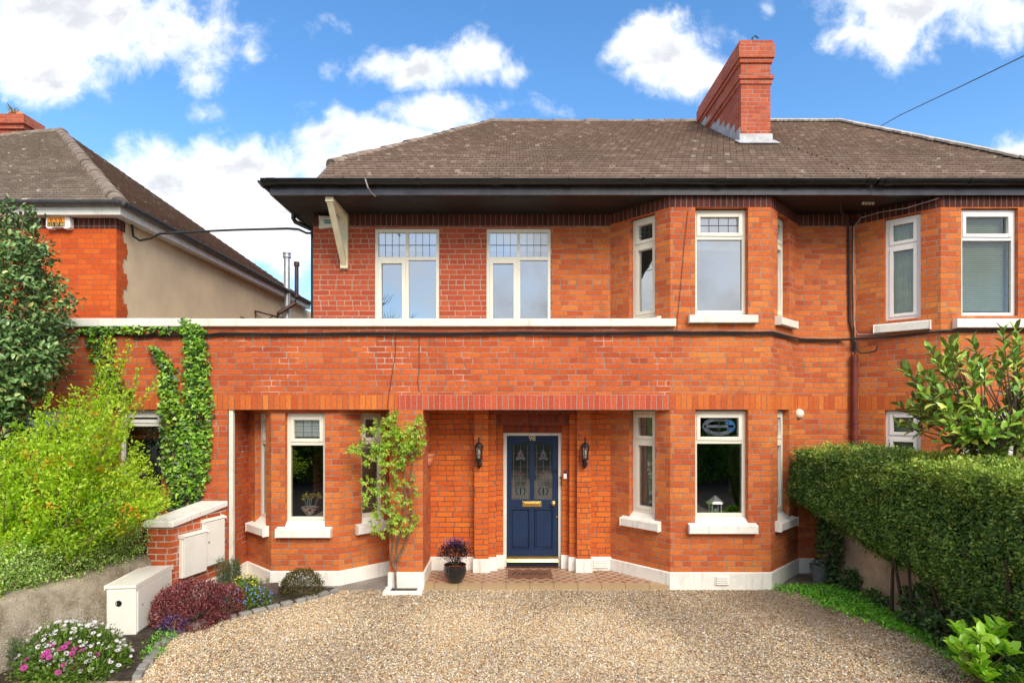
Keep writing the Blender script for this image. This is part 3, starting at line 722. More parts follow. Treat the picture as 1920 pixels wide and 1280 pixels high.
# chimney on the ridge
ch = MB(); cx0, cx1, cy0, cy1 = 4.04, 4.56, 10.35, 12.62
def ring_panel(e, z0, z1):
    a, b_, c_, d_ = (cx0-e,cy0-e), (cx1+e,cy0-e), (cx1+e,cy1+e), (cx0-e,cy1+e)
    for p, q in ((a,b_),(b_,c_),(c_,d_),(d_,a)): ch.panel(p, q, z0, z1)
    ch.face([(*p, z1) for p in (a,b_,c_,d_)]); ch.face([(*p, z0) for p in (a,b_,c_,d_)][::-1])
zt = ZZ(86, 10.35)
ring_panel(0, 6.6, zt-.68); ring_panel(.022, zt-.68, zt-.60); ring_panel(.045, zt-.60, zt-.53); ring_panel(.0, zt-.53, zt-.31); ring_panel(.028, zt-.31, zt-.23); ring_panel(.055, zt-.23, zt)
ring_panel(.03, zt, zt+.08)
chim = ch.build('chimney', [M['chimney']], roof)
fl = MB(); zs = lambda y: ZE+.638*(y-7.75)
fl.box(cx0-.03, cx1+.03, cy0-.02, cy0+.01, 7.0, zs(cy0)+.17)
for i in range(9):
    y = cy0+.02+i*.26; fl.box(cx0-.012, cx0+.0, y, y+.255, zs(y)-.02, zs(y+.26)+.13)
fl.poly_ext([(cx0-.09,cy0-.18,zs(cy0-.18)+.04), (cx1+.09,cy0-.18,zs(cy0-.18)+.04), (cx1+.09,cy0+.05,zs(cy0+.05)+.045), (cx0-.09,cy0+.05,zs(cy0+.05)+.045)], (0,-.008,.012))
fl.build('flashing', M['lead'], roof)
for k_ in range(3):
    fc = MB(); fc.lathe([(.0,0),(.12,0),(.13,.05),(.11,.1),(.0,.1)], (4.3,10.75+k_*.75,zt+.075), 12)
    fc.build('chimney_pot', M['terracotta'], roof)
hk = MB(); hk.tube([(4.27,10.45,zt+.07),(4.28,10.45,zt+.2),(4.33,10.45,zt+.24),(4.39,10.45,zt+.19)], .012, 6); hk.build('flue_hook', M['iron'], roof)
# bracket under the eaves
bk = MB(); x0, x1 = -2.505, -2.395
bk.box(x0, x1, D2-.06, D2-.001, 4.46, 5.20); bk.box(x0, x1, 7.86, D2-.001, 5.19, 5.255)
bk.poly_ext([(x0+.015,D2-.061,4.50), (x0+.015,D2-.061,4.62), (x0+.015,7.95,5.188), (x0+.015,7.87,5.188)], (.08,0,0))
bk.build('eaves_bracket', M['timber'], house, bevel=.006)

# ---- front door
FD = ((0,8.76),(1,0))
dfm = MB(); dx0, dx1, dz = -.132, .742, 2.06
dfm.lbox(FD, dx0, dx0+.05, 0, .1, .055, dz); dfm.lbox(FD, dx1-.05, dx1, 0, .1, .055, dz); dfm.lbox(FD, dx0+.05, dx1-.05, 0, .1, dz-.045, dz)
dfm.build('door_frame', M['cream'], house, bevel=.005)
th = MB(); th.lbox(FD, dx0+.05, dx1-.05, -.06, .1, .055, .075); th.build('door_threshold', M['pipe'], house)
DD = 8.78; dX = lambda px: XX(px, DD); dZ = lambda py: ZZ(py, DD)
FL = ((0,DD),(1,0)); lx0, lx1, lz0, lz1 = dx0+.053, dx1-.053, .08, dz-.048
gl = [(dX(958.8), dX(993.3)), (dX(1001.8), dX(1036))]; gz0, gzs, gza = dZ(936), dZ(834), dZ(827)
lp = [(dX(958.5), dX(992.8)), (dX(1003), dX(1037))]; pz0, pz1 = dZ(1029), dZ(953)
d = MB()
d.lbox(FL, lx0, gl[0][0], 0, .045, lz0, lz1); d.lbox(FL, gl[1][1], lx1, 0, .045, lz0, lz1); d.lbox(FL, gl[0][1], gl[1][0], 0, .045, lz0, gza+.002)
d.lbox(FL, gl[0][0], gl[1][1], 0.0005, .0445, pz1, gz0)
d.lbox(FL, gl[0][0], gl[1][1], 0.0005, .0445, lz0, pz0)
nA = 8
def arch(i, t):
    a, c = gl[i]; tt = t if i == 0 else 1-t
    return gzs+(gza-gzs)*(tt*tt*(3-2*tt))
for i in (0, 1):
    a, c = gl[i]
    pts = [(a+(c-a)*k/nA, DD, arch(i, k/nA)) for k in range(nA+1)]
    d.poly_ext(pts+[(c,DD,lz1-.0), (a,DD,lz1-.0)], (0,.045,0))
d.lbox(FL, gl[0][1], gl[1][0], 0, .045, gza+.002, lz1)
for a, c in lp:
    d.lbox(FL, a-.003, c+.003, .022, .04, pz0, pz1); d.lbox(FL, a+.022, c-.022, .012, .03, pz0+.03, pz1-.03)
    for (e, g, h_, k_) in ((a,c,pz0,pz0+.012),(a,c,pz1-.012,pz1),(a,a+.012,pz0+.012,pz1-.012),(c-.012,c,pz0+.012,pz1-.012)): d.lbox(FL, e, g, -.006, .02, h_, k_)
door = d.build('door', M['navy'], house, bevel=.003)
M['stained'] = glass_mat('textured_door_glass', .20, (.50,.42,.42), .16, .4)
M['redglass'] = plain('red_glass', (.22,.012,.03), .15, var=.1); M['darkglass'] = plain('black_green_glass', (.012,.016,.014), .15, var=.1)
M['paleglass'] = plain('pale_green_glass', (.085,.105,.105), .2, var=.1); M['came'] = plain('silver_came', (.19,.185,.18), .4, .3, var=.1)
for i, (a, c) in enumerate(gl):
    q = MB(); y = DD+.024
    q.face([(a,y,gz0), (c,y,gz0)]+[(a+(c-a)*k/nA, y, arch(i, k/nA)) for k in range(nA, -1, -1)])
    pane = q.build('glass_panel', M['stained'], door)
    q = MB(); y -= .006; mx_ = (a+c)/2; wd = c-a; hh = gzs-gz0
    def ln_(*p, r=.0022, mi=0): q.tube([(x, y, z) for x, z in p], r, 4, mi)
    for x in (a+.12*wd, c-.12*wd, mx_): ln_((x,gz0), (x,gzs+.01))
    for t in (.05,.19,.335,.465,.60,.85): ln_((a,gz0+t*hh), (c,gz0+t*hh))
    def blob(pts, mi): q.poly_ext([(x, y-.002, z) for x, z in pts], (0,.004,0), mi)
    def leafp(cx, cz, w, h_, mi, sk=0): blob([(cx+w*math.sin(math.pi*k/6)*(1 if k <= 6 else 1), cz-h_+2*h_*k/6) for k in range(7)]+[(cx-w*math.sin(math.pi*k/6)+sk*math.sin(math.pi*k/6), cz+h_-2*h_*k/6) for k in range(1, 6)], mi)
    zt_, zm, zb = gz0+.80*hh, gz0+.465*hh, gz0+.15*hh
    def drop(cx, cz, s): blob([(cx+s*math.sin(2*math.pi*k/12), cz-s*1.2*math.cos(2*math.pi*k/12)+(s*.9 if k == 6 else 0)) for k in range(12)], 1)
    drop(mx_, zt_, .014); drop(mx_, zm, .014)
    def ell(cx, cz, w, h_, mi): blob([(cx+w*math.cos(2*math.pi*k/18), cz+h_*math.sin(2*math.pi*k/18)) for k in range(18)], mi)
    y += .004; ell(mx_, zb, .075, .075, 3); blob([(mx_-.07,zt_-.06), (mx_+.07,zt_-.06), (mx_+.06,zt_), (mx_+.02,zt_+.07), (mx_,zt_+.1), (mx_-.02,zt_+.07), (mx_-.06,zt_)], 3); y -= .004
    leafp(mx_, zb, .013, .075, 2)
    for sg in (-1, 1):
        for r0, r1, cz, hz in ((.058,.074,zb,.06), (.05,.07,zt_+.01,.035)):
            blob([(mx_+sg*(r1*math.cos(t)), cz+hz*1.1*math.sin(t)) for t in np.linspace(-1.1,1.1,7)]+[(mx_+sg*(r0*math.cos(t)), cz+hz*math.sin(t)) for t in np.linspace(1.1,-1.1,7)], 2)
    blob([(mx_-.04,zt_-.062), (mx_+.04,zt_-.062), (mx_,zt_-.047)], 2)
    q.build('stained_design', [M['came'], M['redglass'], M['darkglass'], M['paleglass']], pane)
lbx = MB(); lbx.lbox(FL, dX(979.5), dX(1015.6), -.012, .001, dZ(949.4), dZ(939.5)); lbx.lbox(FL, dX(983), dX(1012), -.02, -.011, dZ(947.4), dZ(941.5)); lbx.build('letterbox', M['brass'], door, bevel=.003)
wb = MB(); wb.prism([(-.035,dZ(1052)), (.001,dZ(1052)), (.001,dZ(1042)), (-.008,dZ(1042.5)), (-.012,dZ(1047))], FL, lx0+.003, lx1-.003); wb.build('weather_bar', M['brass'], door)
kn = MB(); Xk, Zk = dX(1037.5), dZ(943)
def lathe_y(mb, prof, cx, cy, cz, n=14, mi=0):
    t = MB(); t.lathe(prof, (0,0,0), n, mi)
    t.v = [Vector((cx+v.x, cy-v.z, cz+v.y)) for v in t.v]; add_mb(mb, t)
lathe_y(kn, [(0,0),(.034,0),(.034,.006),(.014,.012),(.012,.04),(.03,.052),(.034,.066),(.026,.08),(0,.085)], Xk, DD, Zk); kn.build('door_knob', M['brass'], door, smooth=True)
lk = MB(); lathe_y(lk, [(0,0),(.017,0),(.015,.012),(0,.014)], dX(1044), DD, dZ(968)); lk.build('door_lock', M['brass'], door, smooth=True)
lt = MB(); lt.lbox(FL, dX(1038), dX(1046), -.02, .001, dZ(883), dZ(880)); lt.build('night_latch', M['iron'], door)
nb = text_mb('98', .105, .004, Matrix.Translation((dX(997.7), DD-.005, dZ(821.6))) @ Matrix.Rotation(R(90), 4, 'X')); nb.build('house_number', plain('pale_brass', (.78,.64,.34), .3, .2, var=.05), door)

# ------------------------------------------------------------------ adjoining house on the right
tb = MB(); tl = tri(N0, N1, .36, .78); tc_ = (6.02-5.745, 6.78-5.745); tr_ = [M['brick'], M['soldier'], M['soldier_dark']]
TZ = (3.66, 5.09); TG = (.95, 2.385)
for a, b_, op, o_ in ((N0, N1, tl, 5), (N1, N2, tc_, 6), (N2, (7.8,D2), None, 8)):
    g = [(op[0], op[1], TG[0], TG[1]+.01)] if op else []; u_ = [(op[0], op[1], TZ[0], TZ[1]+.01)] if op else []
    tb.panel(a, b_, 0, 2.4, g, 0, .07, u_off=o_); tb.panel(a, b_, 2.4, 2.6, [], 1, u_off=o_); tb.panel(a, b_, 2.6, 5.112, u_, 0, .07, u_off=o_); tb.panel(a, b_, 5.112, 5.27, [], 2, u_off=o_)
tb.build('bay_wall', tr_, twin)
tw = MB()
for a, b_ in (((PW,D2), N0), ((7.8,D2), (8.0,D2))):
    tw.panel(a, b_, 0, 2.4, [], 0, u_off=3.3+a[0]-4.19); tw.panel(a, b_, 2.4, 2.6, [], 1); tw.panel(a, b_, 2.6, 5.085, [], 0, u_off=3.3+a[0]-4.19); tw.panel(a, b_, 5.085, 5.27, [], 2)
tw.face([(8.0,D2,0), (8.0,17.5,0), (8.0,17.5,5.27), (8.0,D2,5.27)]); tw.face([(8.0,17.5,0), (PW,17.5,0), (PW,17.5,5.27), (8.0,17.5,5.27)])
tw.build('front_wall', tr_, twin)
for a, b_, op in ((N0, N1, tl), (N1, N2, tc_)):
    window(twin, fr(a, b_), op[0], op[1], *TZ, .05, 'S' if a == N0 else 'T', 4.70, mat='pvcw', glass='glass_low', sill=(3.49,3.60,.12,'white'))
    window(twin, fr(a, b_), op[0], op[1], *TG, .05, 'S', 2.02, mat='pvcw', glass='glass_low', sill=(.78,.88,.12,'white'))
so_ = MB(); boards(so_, PW+.001, XR, EY+.03, D2+.02, 5.262); so_.build('soffit', M['soffit'], twin)
fa = MB(); fa.box(PW+.001, XR, EY-.006, EY+.028, 5.25, 5.43); fa.build('fascia', M['fascia'], twin)
gutter('gutter', M['black'], twin, (PW+.03, GY-.008, GZ_-.004), (XR+.1, GY-.008, GZ_-.004), r=.07)
rf = MB(); tiled(rf, (PW,7.75,ZE), CR, (PW,DR,ZR), RR, seed=8)
rf.face([CR, (8.1,18.2,ZE), RR]); rf.face([RR, (8.1,18.2,ZE), (PW,18.2,ZE), (PW,DR,ZR)])
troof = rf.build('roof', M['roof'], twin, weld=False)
ridge_run('ridge_tiles', (PW,DR,ZR), RR, troof); ridge_run('hip_tiles', CR, RR, troof)
mo = MB()
for a, b_ in (((PW,DR-.10,ZR-.045), RR+Vector((-.05,-.1,-.045))), (CR+Vector((-.12,.1,.03)), RR+Vector((-.05,-.1,-.045)))):
    pass
nrm_ = Vector((0,-.538,.843))
for a, b_, dn in ((Vector((PW,DR,ZR)), RR, Vector((0,-.24,-.153))), (CR, RR, Vector((-.17,-.16,-.102)))):
    k = 46
    for i in range(k):
        p, q_ = a.lerp(b_, i/k), a.lerp(b_, (i+1)/k); w0_, w1_ = random.uniform(.75,1.15), random.uniform(.75,1.15)
        mo.poly_ext([p+nrm_*.03, q_+nrm_*.03, q_+dn*w1_+nrm_*.04, p+dn*w0_+nrm_*.04], nrm_*.035)
mo.build('ridge_mortar', M['mortar'], troof)
dp = MB(); dp.tube([(4.985,8.54,3.2), (4.985,8.54,.1)], .042, 10)
for z in (3.1, 2.2, 1.3): dp.tube([(4.985,8.54,z), (4.985,8.54,z+.06)], .05, 10)
dp.build('downpipe', M['redpipe'], twin, smooth=True)
# ------------------------------------------------------------------ house on the left
lw = MB(); XC = -5.8
lw.panel((-14,D2), (XC,D2), 0, 5.05, [], 0); lw.panel((-14,D2), (XC,D2), 5.05-.0, 5.22, [], 1, u_off=1)
# brick return toothed into the render
k = 0; z = 2.4
while z < 5.06:
    w_ = (.235 if k % 6 in (0,1,2) else .14)+(.02 if k % 2 else 0); z1 = min(z+.0755, 5.05)
    lw.panel((XC,D2), (XC,D2+w_), z, z1, [], 0, u_off=0); z = z1; k += 1
    if z1 >= 5.05: break
lw.panel((XC,D2), (XC,D2+.2), 5.05, 5.22, [], 1)
lw.build('front_wall', [M['quoin'], M['soldier_dark']], left_house)
M['soldier_dark2'] = M['soldier_dark']
rw_ = MB(); wy0, wy1 = 12.55, 13.5
rw_.panel((XC-.012,D2+.1), (XC-.012,17), 0, 5.22, [(wy0-D2-.1, wy1-D2-.1, 3.3, 4.40)], 0, .12)
rw_.face([(XC,17,0), (-14,17,0), (-14,17,5.2), (XC,17,5.2)]); rw_.build('side_wall', M['render'], left_house)
window(left_house, ((XC-.012,D2+.1),(0,1)), wy0-D2-.1, wy1-D2-.1, 3.3, 4.40, .09, 'T', 4.1, mat='pvcw', glass='glass')
ZL = 5.37; PK = Vector((-11.4,14.84,9.46)); C0 = Vector((-5.63,8.43,ZL)); E2 = Vector((-5.63,16.4,ZL)); LR = Vector((-16.5,15.8,9.46))
rf = MB(); tiled(rf, (-16.5,8.43,ZL), C0, LR, PK, seed=11, mi=0)
tiled(rf, C0, E2, PK, PK, seed=12, mi=1); rf.face([E2, (-16.5,21,ZL), LR, PK], 1)
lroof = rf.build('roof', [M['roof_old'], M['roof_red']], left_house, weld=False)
ridge_run('hip_tiles', C0, PK, lroof, .125, step=.42); ridge_run('ridge_tiles', LR, PK, lroof, .12); ridge_run('hip_tiles', E2, PK, lroof, .07, 'mortar')
ev = MB(); ev.box(-14, -5.635, 8.44, 8.46, 5.205, 5.345); ev.box(-5.657, -5.635, 8.462, 16.4, 5.205, 5.345); ev.build('fascia', M['white'], left_house)
ev = MB(); ev.box(-14, -5.66, 8.465, D2, 5.21, 5.235); ev.box(-5.8, -5.66, D2+.01, 16.4, 5.21, 5.235); ev.build('soffit', M['white'], left_house)
gutter('gutter', M['grey_gutter'], left_house, (-14,8.37,5.375), (-5.56,8.37,5.375), r=.06); gutter('gutter', M['grey_gutter'], left_house, (-5.57,16.4,5.37), (-5.57,8.37,5.37), r=.06)
lc_ = MB(); x0, x1, y0, y1 = -14.2, -12.75, 15.3, 15.75; ztop = ZZ(214, 15.2)
def rp(e, z0, z1):
    a, b_, c_, d_ = (x0-e,y0-e), (x1+e,y0-e), (x1+e,y1+e), (x0-e,y1+e)
    for p, q in ((a,b_),(b_,c_),(c_,d_),(d_,a)): lc_.panel(p, q, z0, z1)
    lc_.face([(*p, z1) for p in (a,b_,c_,d_)]); lc_.face([(*p, z0) for p in (a,b_,c_,d_)][::-1])
rp(0, 8.2, ztop-.35); rp(.06, ztop-.35, ztop-.24); rp(.12, ztop-.24, ztop); lc_.build('chimney', [M['chimney']], lroof)
for x in (-13.75, -13.05):
    cp_ = MB(); cp_.lathe([(.0,0),(.24,0),(.22,.08),(.17,.16),(.0,.17)], (x,15.5,ztop), 12)
    cp_.build('chimney_pot', M['terracotta'], lroof)
wd_ = rdir(14); wd_[:,2] = abs(wd_[:,2])+.6
scatter_mesh('chimney_weed', np.tile((-12.95,15.25,ztop+.05), (14,1)), wd_, rdir(14), .28, .04, T_SMALL, leaf_mat('weed_leaf', [(0,(.12,.16,.03)),(1,(.25,.24,.06))]), lroof)
# flue and soil pipe at the far end of the side wall
fp = MB(); fx, fy = -5.62, 14.65; fz = ZZ(483, fy)
fp.tube([(fx,fy,2.8), (fx,fy,fz-.02)], .075, 12); fp.lathe([(0,-.02),(.075,-.02),(.1,.0),(.1,.05),(.085,.05),(.085,.09),(.105,.09),(.105,.12),(0,.13)], (fx,fy,fz), 14); fp.build('flue_pipe', M['steel'], left_house, smooth=True)
fp = MB(); z_ = ZZ(495, 14.6); fp.tube([(-5.75,14.3,2.8), (-5.75,14.3,4.55), (-5.7,14.32,4.75), (-5.4,14.6,5.05), (-5.36,14.6,5.2), (-5.36,14.6,z_)], .05, 10); fp.lathe([(0,0),(.07,0),(.07,.1),(0,.1)], (-5.36,14.6,z_-.05), 12)
fp.build('soil_pipe', M['pipe'], left_house, smooth=True)
fp = MB(); 
for z in (4.62,): fp.tube([(-5.78,13.2,z), (-5.5,14.5,z)], .018, 5); fp.tube([(-5.79,13.25,z), (-5.79,13.25,z-.5)], .018, 5); fp.tube([(-5.79,13.25,z-.35), (-5.66,13.9,z)], .014, 5)
fp.build('pipe_bracket', M['pipe'], left_house)
# low extension of that house, joined to the parapet
ex = MB(); wx0, wx1 = -5.30, -4.70
ex.panel((-7.5,D1), (-4.28,D1), 2.6, 3.508, [], 0, u_off=2.1)
ex.panel((-7.5,D1+.001), (-4.28,D1+.001), 0, 2.4, [(wx0+7.5, wx1+7.5, .95, 2.4), (.9, 1.7, .95, 2.4)], 0, .1, u_off=2.1)
ex.panel((-7.5,D1-.003), (-4.28,D1-.003), 2.4, 2.6, [], 1, u_off=2.1)
ex.face([(-4.28,8.2,2.0), (-7.5,8.2,2.0), (-7.5,8.2,3.5), (-4.28,8.2,3.5)], 0)
ex.build('extension_wall', [M['brick_red'], M['soldier']], left_house)
for u in (wx0+7.5, .9): window(left_house, ((-7.5,D1),(1,0)), u, u+(.6 if u > 1 else .8), .95, 2.39, .09, 'T', 2.2, mat='pvcw', glass='glass')
cpx = MB(); cpx.box(-7.5, -4.281, 7.79, 8.2, 3.505, 3.616); cpx.build('coping', M['white'], left_house, bevel=.01)
ir = MB(); ir.face([(-4.4,9.2,0), (-7.5,9.2,0), (-7.5,9.2,3), (-4.4,9.2,3)]); ir.face([(-4.4,8.,2.9), (-7.5,8.,2.9), (-7.5,9.2,2.9), (-4.4,9.2,2.9)][::-1]); ir.build('interior_wall', M['room'], left_house)

# ------------------------------------------------------------------ ground
def sheet(name, pts, z, mat, kind='structure'):
    b_ = MB(); b_.face([(x,y,z) for x, y in pts]); o = b_.build(name, mat); o['kind'] = kind; return o
m, nt, b = newmat('dark_soil'); p = world_pos(nt)
put(nt, b.inputs['Base Color'], mixc(nt, smooth(nt, noi(nt, p, 12, 6, .7), .35, .65), (.028,.019,.012), (.10,.07,.045))); b.inputs['Roughness'].default_value = .95
put(nt, b.inputs['Normal'], bump(nt, noi(nt, p, 30, 5, .7), 1., .04)); M['soil'] = m
sheet('ground', [(-400,-400),(400,-400),(400,400),(-400,400)], -.03, M['soil'])
m, nt, b = newmat('gravel_bed'); p = world_pos(nt); vn = voro(nt, p, 55.); ve = voro(nt, p, 55., 'DISTANCE_TO_EDGE')
c = ramp(nt, sepv(nt, vn.outputs['Color'])[0], [(0,(.25,.18,.11)),(.3,(.45,.33,.2)),(.6,(.58,.46,.30)),(1,(.75,.67,.54))])
c = mixc(nt, smooth(nt, E(nt, ve.outputs['Distance']), .0, .12, .5, 0), c, (.16,.11,.07))
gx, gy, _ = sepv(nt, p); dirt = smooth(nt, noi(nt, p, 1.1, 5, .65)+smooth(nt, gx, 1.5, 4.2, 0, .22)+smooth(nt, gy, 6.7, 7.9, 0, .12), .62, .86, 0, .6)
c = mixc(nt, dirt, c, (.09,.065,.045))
put(nt, b.inputs['Base Color'], c); b.inputs['Roughness'].default_value = .85
put(nt, b.inputs['Normal'], bump(nt, E(nt, ve.outputs['Distance']), 1., .012))
M['gravelbed'] = m
sheet('gravel_drive', [(-5.2,-12),(5.2,-12),(4.55,5.2),(4.5,8.62),(-4.3,8.62),(-4.4,5.2)], 0., M['gravelbed'])
M['pave'] = plain('mossy_paving', (.16,.13,.095), .95, var=.4, scale=4, bmp=.5, stain=(.05,.07,.02), stain_amt=.8)
sheet('side_path', [(3.5,7.82),(4.2,7.7),(4.52,8.58),(4.15,8.58)], .012, M['pave'])
# stones on the drive
bed_edge = [(-3.35,5.2),(-3.42,5.45),(-3.55,5.9),(-3.62,6.2),(-3.55,6.45),(-3.3,6.72),(-2.95,7.05),(-2.6,7.38),(-2.35,7.68),(-2.3,7.84)]
def edge_x(y): return np.interp(y, [q[1] for q in bed_edge], [q[0] for q in bed_edge])
def grass_x(y): return np.interp(y, [4.5,5.2,6.2,7.0,7.6,7.85], [4.15,4.12,4.24,3.88,3.60,3.48])
n = 100000; gxs = RNG.uniform(-3.9, 4.4, n); gys = 4.75+(7.88-4.75)*RNG.uniform(0, 1, n)**.95
keep = (gxs > edge_x(gys)+.03) & (gxs < grass_x(gys)+RNG.uniform(-.15,.25,n)) & ~((gys > 7.80) & (gxs > -2.3)) ; gxs, gys = gxs[keep], gys[keep]; n = len(gxs)
sz = RNG.uniform(.0085, .0195, n)*RNG.choice([1,1,1,1.35], n)
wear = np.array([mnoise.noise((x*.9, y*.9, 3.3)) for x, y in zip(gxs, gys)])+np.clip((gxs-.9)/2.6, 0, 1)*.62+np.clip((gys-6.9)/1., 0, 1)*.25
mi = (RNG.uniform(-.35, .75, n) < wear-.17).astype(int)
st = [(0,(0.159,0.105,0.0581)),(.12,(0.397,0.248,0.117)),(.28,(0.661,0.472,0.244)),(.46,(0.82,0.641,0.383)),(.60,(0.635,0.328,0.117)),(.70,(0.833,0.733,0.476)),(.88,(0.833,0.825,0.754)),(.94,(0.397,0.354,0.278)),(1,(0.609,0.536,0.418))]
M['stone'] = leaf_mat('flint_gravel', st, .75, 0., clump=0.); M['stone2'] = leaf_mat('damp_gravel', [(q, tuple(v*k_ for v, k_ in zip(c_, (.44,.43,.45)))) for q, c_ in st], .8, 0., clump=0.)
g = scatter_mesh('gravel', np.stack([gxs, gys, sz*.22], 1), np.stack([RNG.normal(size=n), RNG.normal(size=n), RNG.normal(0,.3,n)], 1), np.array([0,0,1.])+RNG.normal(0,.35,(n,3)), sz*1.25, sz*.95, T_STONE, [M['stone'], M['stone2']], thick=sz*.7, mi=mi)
g['kind'] = 'stuff'
M['litter'] = leaf_mat('fallen_leaf', [(0,(.05,.03,.015)),(.4,(.14,.08,.03)),(.7,(.10,.17,.03)),(1,(.20,.26,.05))], .8, .1)
n = 420; lx_ = RNG.uniform(-3.4, 4.3, n); ly_ = RNG.uniform(5.0, 7.82, n); pr_ = np.clip((lx_-2.2)/2, 0, 1)*.6+np.clip((ly_-7.3)/.6, 0, 1)*.5+np.clip((edge_x(ly_)+.5-lx_)/.5, 0, 1)*.6+.06
kp = (RNG.uniform(0,1,n) < pr_) & (lx_ > edge_x(ly_)) & (lx_ < grass_x(ly_)) & ~((ly_ > 7.7) & (lx_ > -2.4) & (lx_ < 3.5)); lx_, ly_ = lx_[kp], ly_[kp]; n = len(lx_)
o = scatter_mesh('leaf_litter', np.stack([lx_, ly_, np.full(n, .014)], 1), np.stack([RNG.normal(size=n), RNG.normal(size=n), RNG.normal(0,.15,n)], 1), np.array([0,0,1.])+RNG.normal(0,.3,(n,3)), RNG.uniform(.018,.045,n), RNG.uniform(.012,.025,n), T_SMALL, M['litter']); o['kind'] = 'stuff'
# flower bed
fb = MB(); ys = [q for q in bed_edge]
pts = [(-3.8,7.86)]+[(-3.35,7.9),(-2.3,7.9)]+[(x-.02,y) for x, y in bed_edge[::-1]]+[(-4.62,5.2),(-4.3,7.0),(-4.02,7.0)]
fb.poly_ext([(x,y,.03) for x, y in pts], (0,0,-.06)); o = fb.build('flower_bed', M['soil']); o['kind'] = 'structure'
# edging stones
M['setts'] = plain('grey_granite', (.26,.245,.22), .85, var=.25, scale=8, bmp=.6, stain=(.16,.15,.11), stain_amt=.5)
acc = 0; path = [Vector((x,y,0)) for x, y in bed_edge]; nst = 0; proto = None
segs = [(a, b_) for a, b_ in zip(path, path[1:])]
for a, b_ in segs:
    L = (b_-a).length; d_ = (b_-a)/L; t = acc
    while t+.16 < L+.08:
        if proto is None:
            q = MB(); q.box(-.075, .075, -.045, .045, -.03, .045); proto = q.build('edging_stone', M['setts'], None, bevel=.014)
            o = proto
        else: o = proto.copy(); COL.objects.link(o)
        pos = a+d_*(t+.08); o.location = (pos.x+random.uniform(-.01,.01), pos.y, random.uniform(-.012,.004)); o.rotation_euler = (random.uniform(-.06,.06), random.uniform(-.06,.06), math.atan2(d_.y, d_.x)+random.uniform(-.12,.12)); o.scale = (random.uniform(.85,1.1), random.uniform(.8,1.1), 1)
        tag(o, 'small grey stone sett edging the flower bed beside the gravel', 'edging stone', 'stone setts edging the flower bed'); t += .165
    acc = t-L
# grass / ground cover on the right
M['lawn'] = leaf_mat('ground_cover_leaf', [(0,(0.108,0.312,0.0288)),(.5,(0.192,0.528,0.0432)),(1,(0.336,0.72,0.072))], .5, .3)
n = 9000; gy = RNG.uniform(4.6, 7.95, n); xw = 4.5; g0 = grass_x(gy)+RNG.normal(0,.09,n)+np.array([mnoise.noise((v*2.2,0,7)) for v in gy])*.12
tt = RNG.uniform(0, 1, n)**.8; gx_ = g0+(xw-g0)*tt; kp = (gx_ < xw) & ((gy > 6.05) | (RNG.uniform(0,1,n) < .35)); gx_, gy = gx_[kp], gy[kp]; n = len(gy)
o = scatter_mesh('grass', np.stack([gx_, gy, RNG.uniform(.005,.05,n)], 1), rdir(n)+np.array([0,0,.6]), np.array([0,-.3,1.])+rdir(n)*.6, RNG.uniform(.025,.05,n), RNG.uniform(.017,.034,n), T_SMALL, M['lawn']); o['kind'] = 'stuff'
sheet('side_verge', [(3.75,7.75),(4.0,7.1),(4.35,6.2),(4.2,5.2),(4.2,4.4),(4.54,4.4),(4.54,8.0),(4.3,8.0)], .008, plain('mossy_soil', (.045,.06,.018), .95, var=.4, scale=10, bmp=.8))

# ------------------------------------------------------------------ walls and cabinets on the left
bwall = MB(); pA, pB = Vector((-4.68,5.1,0)), Vector((-4.30,7.02,0)); dd_ = (pB-pA).normalized(); k = 30
nn = Vector((dd_.y,-dd_.x,0)); rnd = random.Random(2)
prev = None
for i in range(k+1):
    p = pA+dd_*(-1.2+(pB-pA).length*1.62*i/k*1.0) if False else pA-dd_*1.2+(pB-pA+dd_*1.2)*(i/k)
    h_ = .665+rnd.uniform(-.006,.006); t = .30
    prof = [(0,0),(0,h_-.06),(.03,h_-.015),(.09,h_+.005),(.21,h_+.008),(.27,h_-.015),(t,h_-.06),(t,0)]
    cur = [p+nn*(-w_)+Vector((0,0,z)) for w_, z in prof]
    if prev:
        for j in range(len(prof)-1): bwall.face([prev[j], cur[j], cur[j+1], prev[j+1]][::-1])
    else: bwall.face(cur)
    prev = cur
bwall.face(prev[::-1])
o = bwall.build('boundary_wall', M['concrete'], smooth=True); tag(o, 'low rough grey concrete garden wall under the yellow-green bushes', 'garden wall')
pier = thing('meter_wall', 'short brick wall with sloping cream coping and two white meter boxes on its side', 'brick wall', (-4.06,7.0,0))
f = fr((-4.06,7.0), (-3.825,7.85)); LW = L2((-4.06,7.0), (-3.825,7.85))
q = MB(); a, b_ = (-4.06,7.0), (-3.825,7.85); al, bl_ = (-4.355,7.0), (-4.12,7.85); zc0, zc1 = 1.0, 1.115
q.face([(*al,0),(*a,0),(*a,zc0),(*al,zc0)]); q.face([(*a,0),(*b_,0),(*b_,zc1),(*a,zc0)]); q.face([(*bl_,0),(*al,0),(*al,zc0),(*bl_,zc1)]); q.face([(*al,zc0),(*a,zc0),(*b_,zc1),(*bl_,zc1)])
M['pier'] = brick_mat('pier_brick', RD, (.40,.35,.31), (.60,.55,.49), mw=.014, effl=.5, patch=.3)
q.build('brick_body', M['pier'], pier)
q = MB(); e = .035
q.poly_ext([(al[0]-e,al[1]-e,zc0), (a[0]+e,a[1]-e,zc0), (b_[0]+e,b_[1]-.02,zc1), (bl_[0]-e,bl_[1]-.02,zc1)], (0,0,.075)); q.build('coping', M['white'], pier, bevel=.012)
q = MB(); q.prism([(-.018,0),(.02,0),(.02,.22),(-.018,.21)], f, .30, LW-.01); q.build('plinth', M['white'], pier)
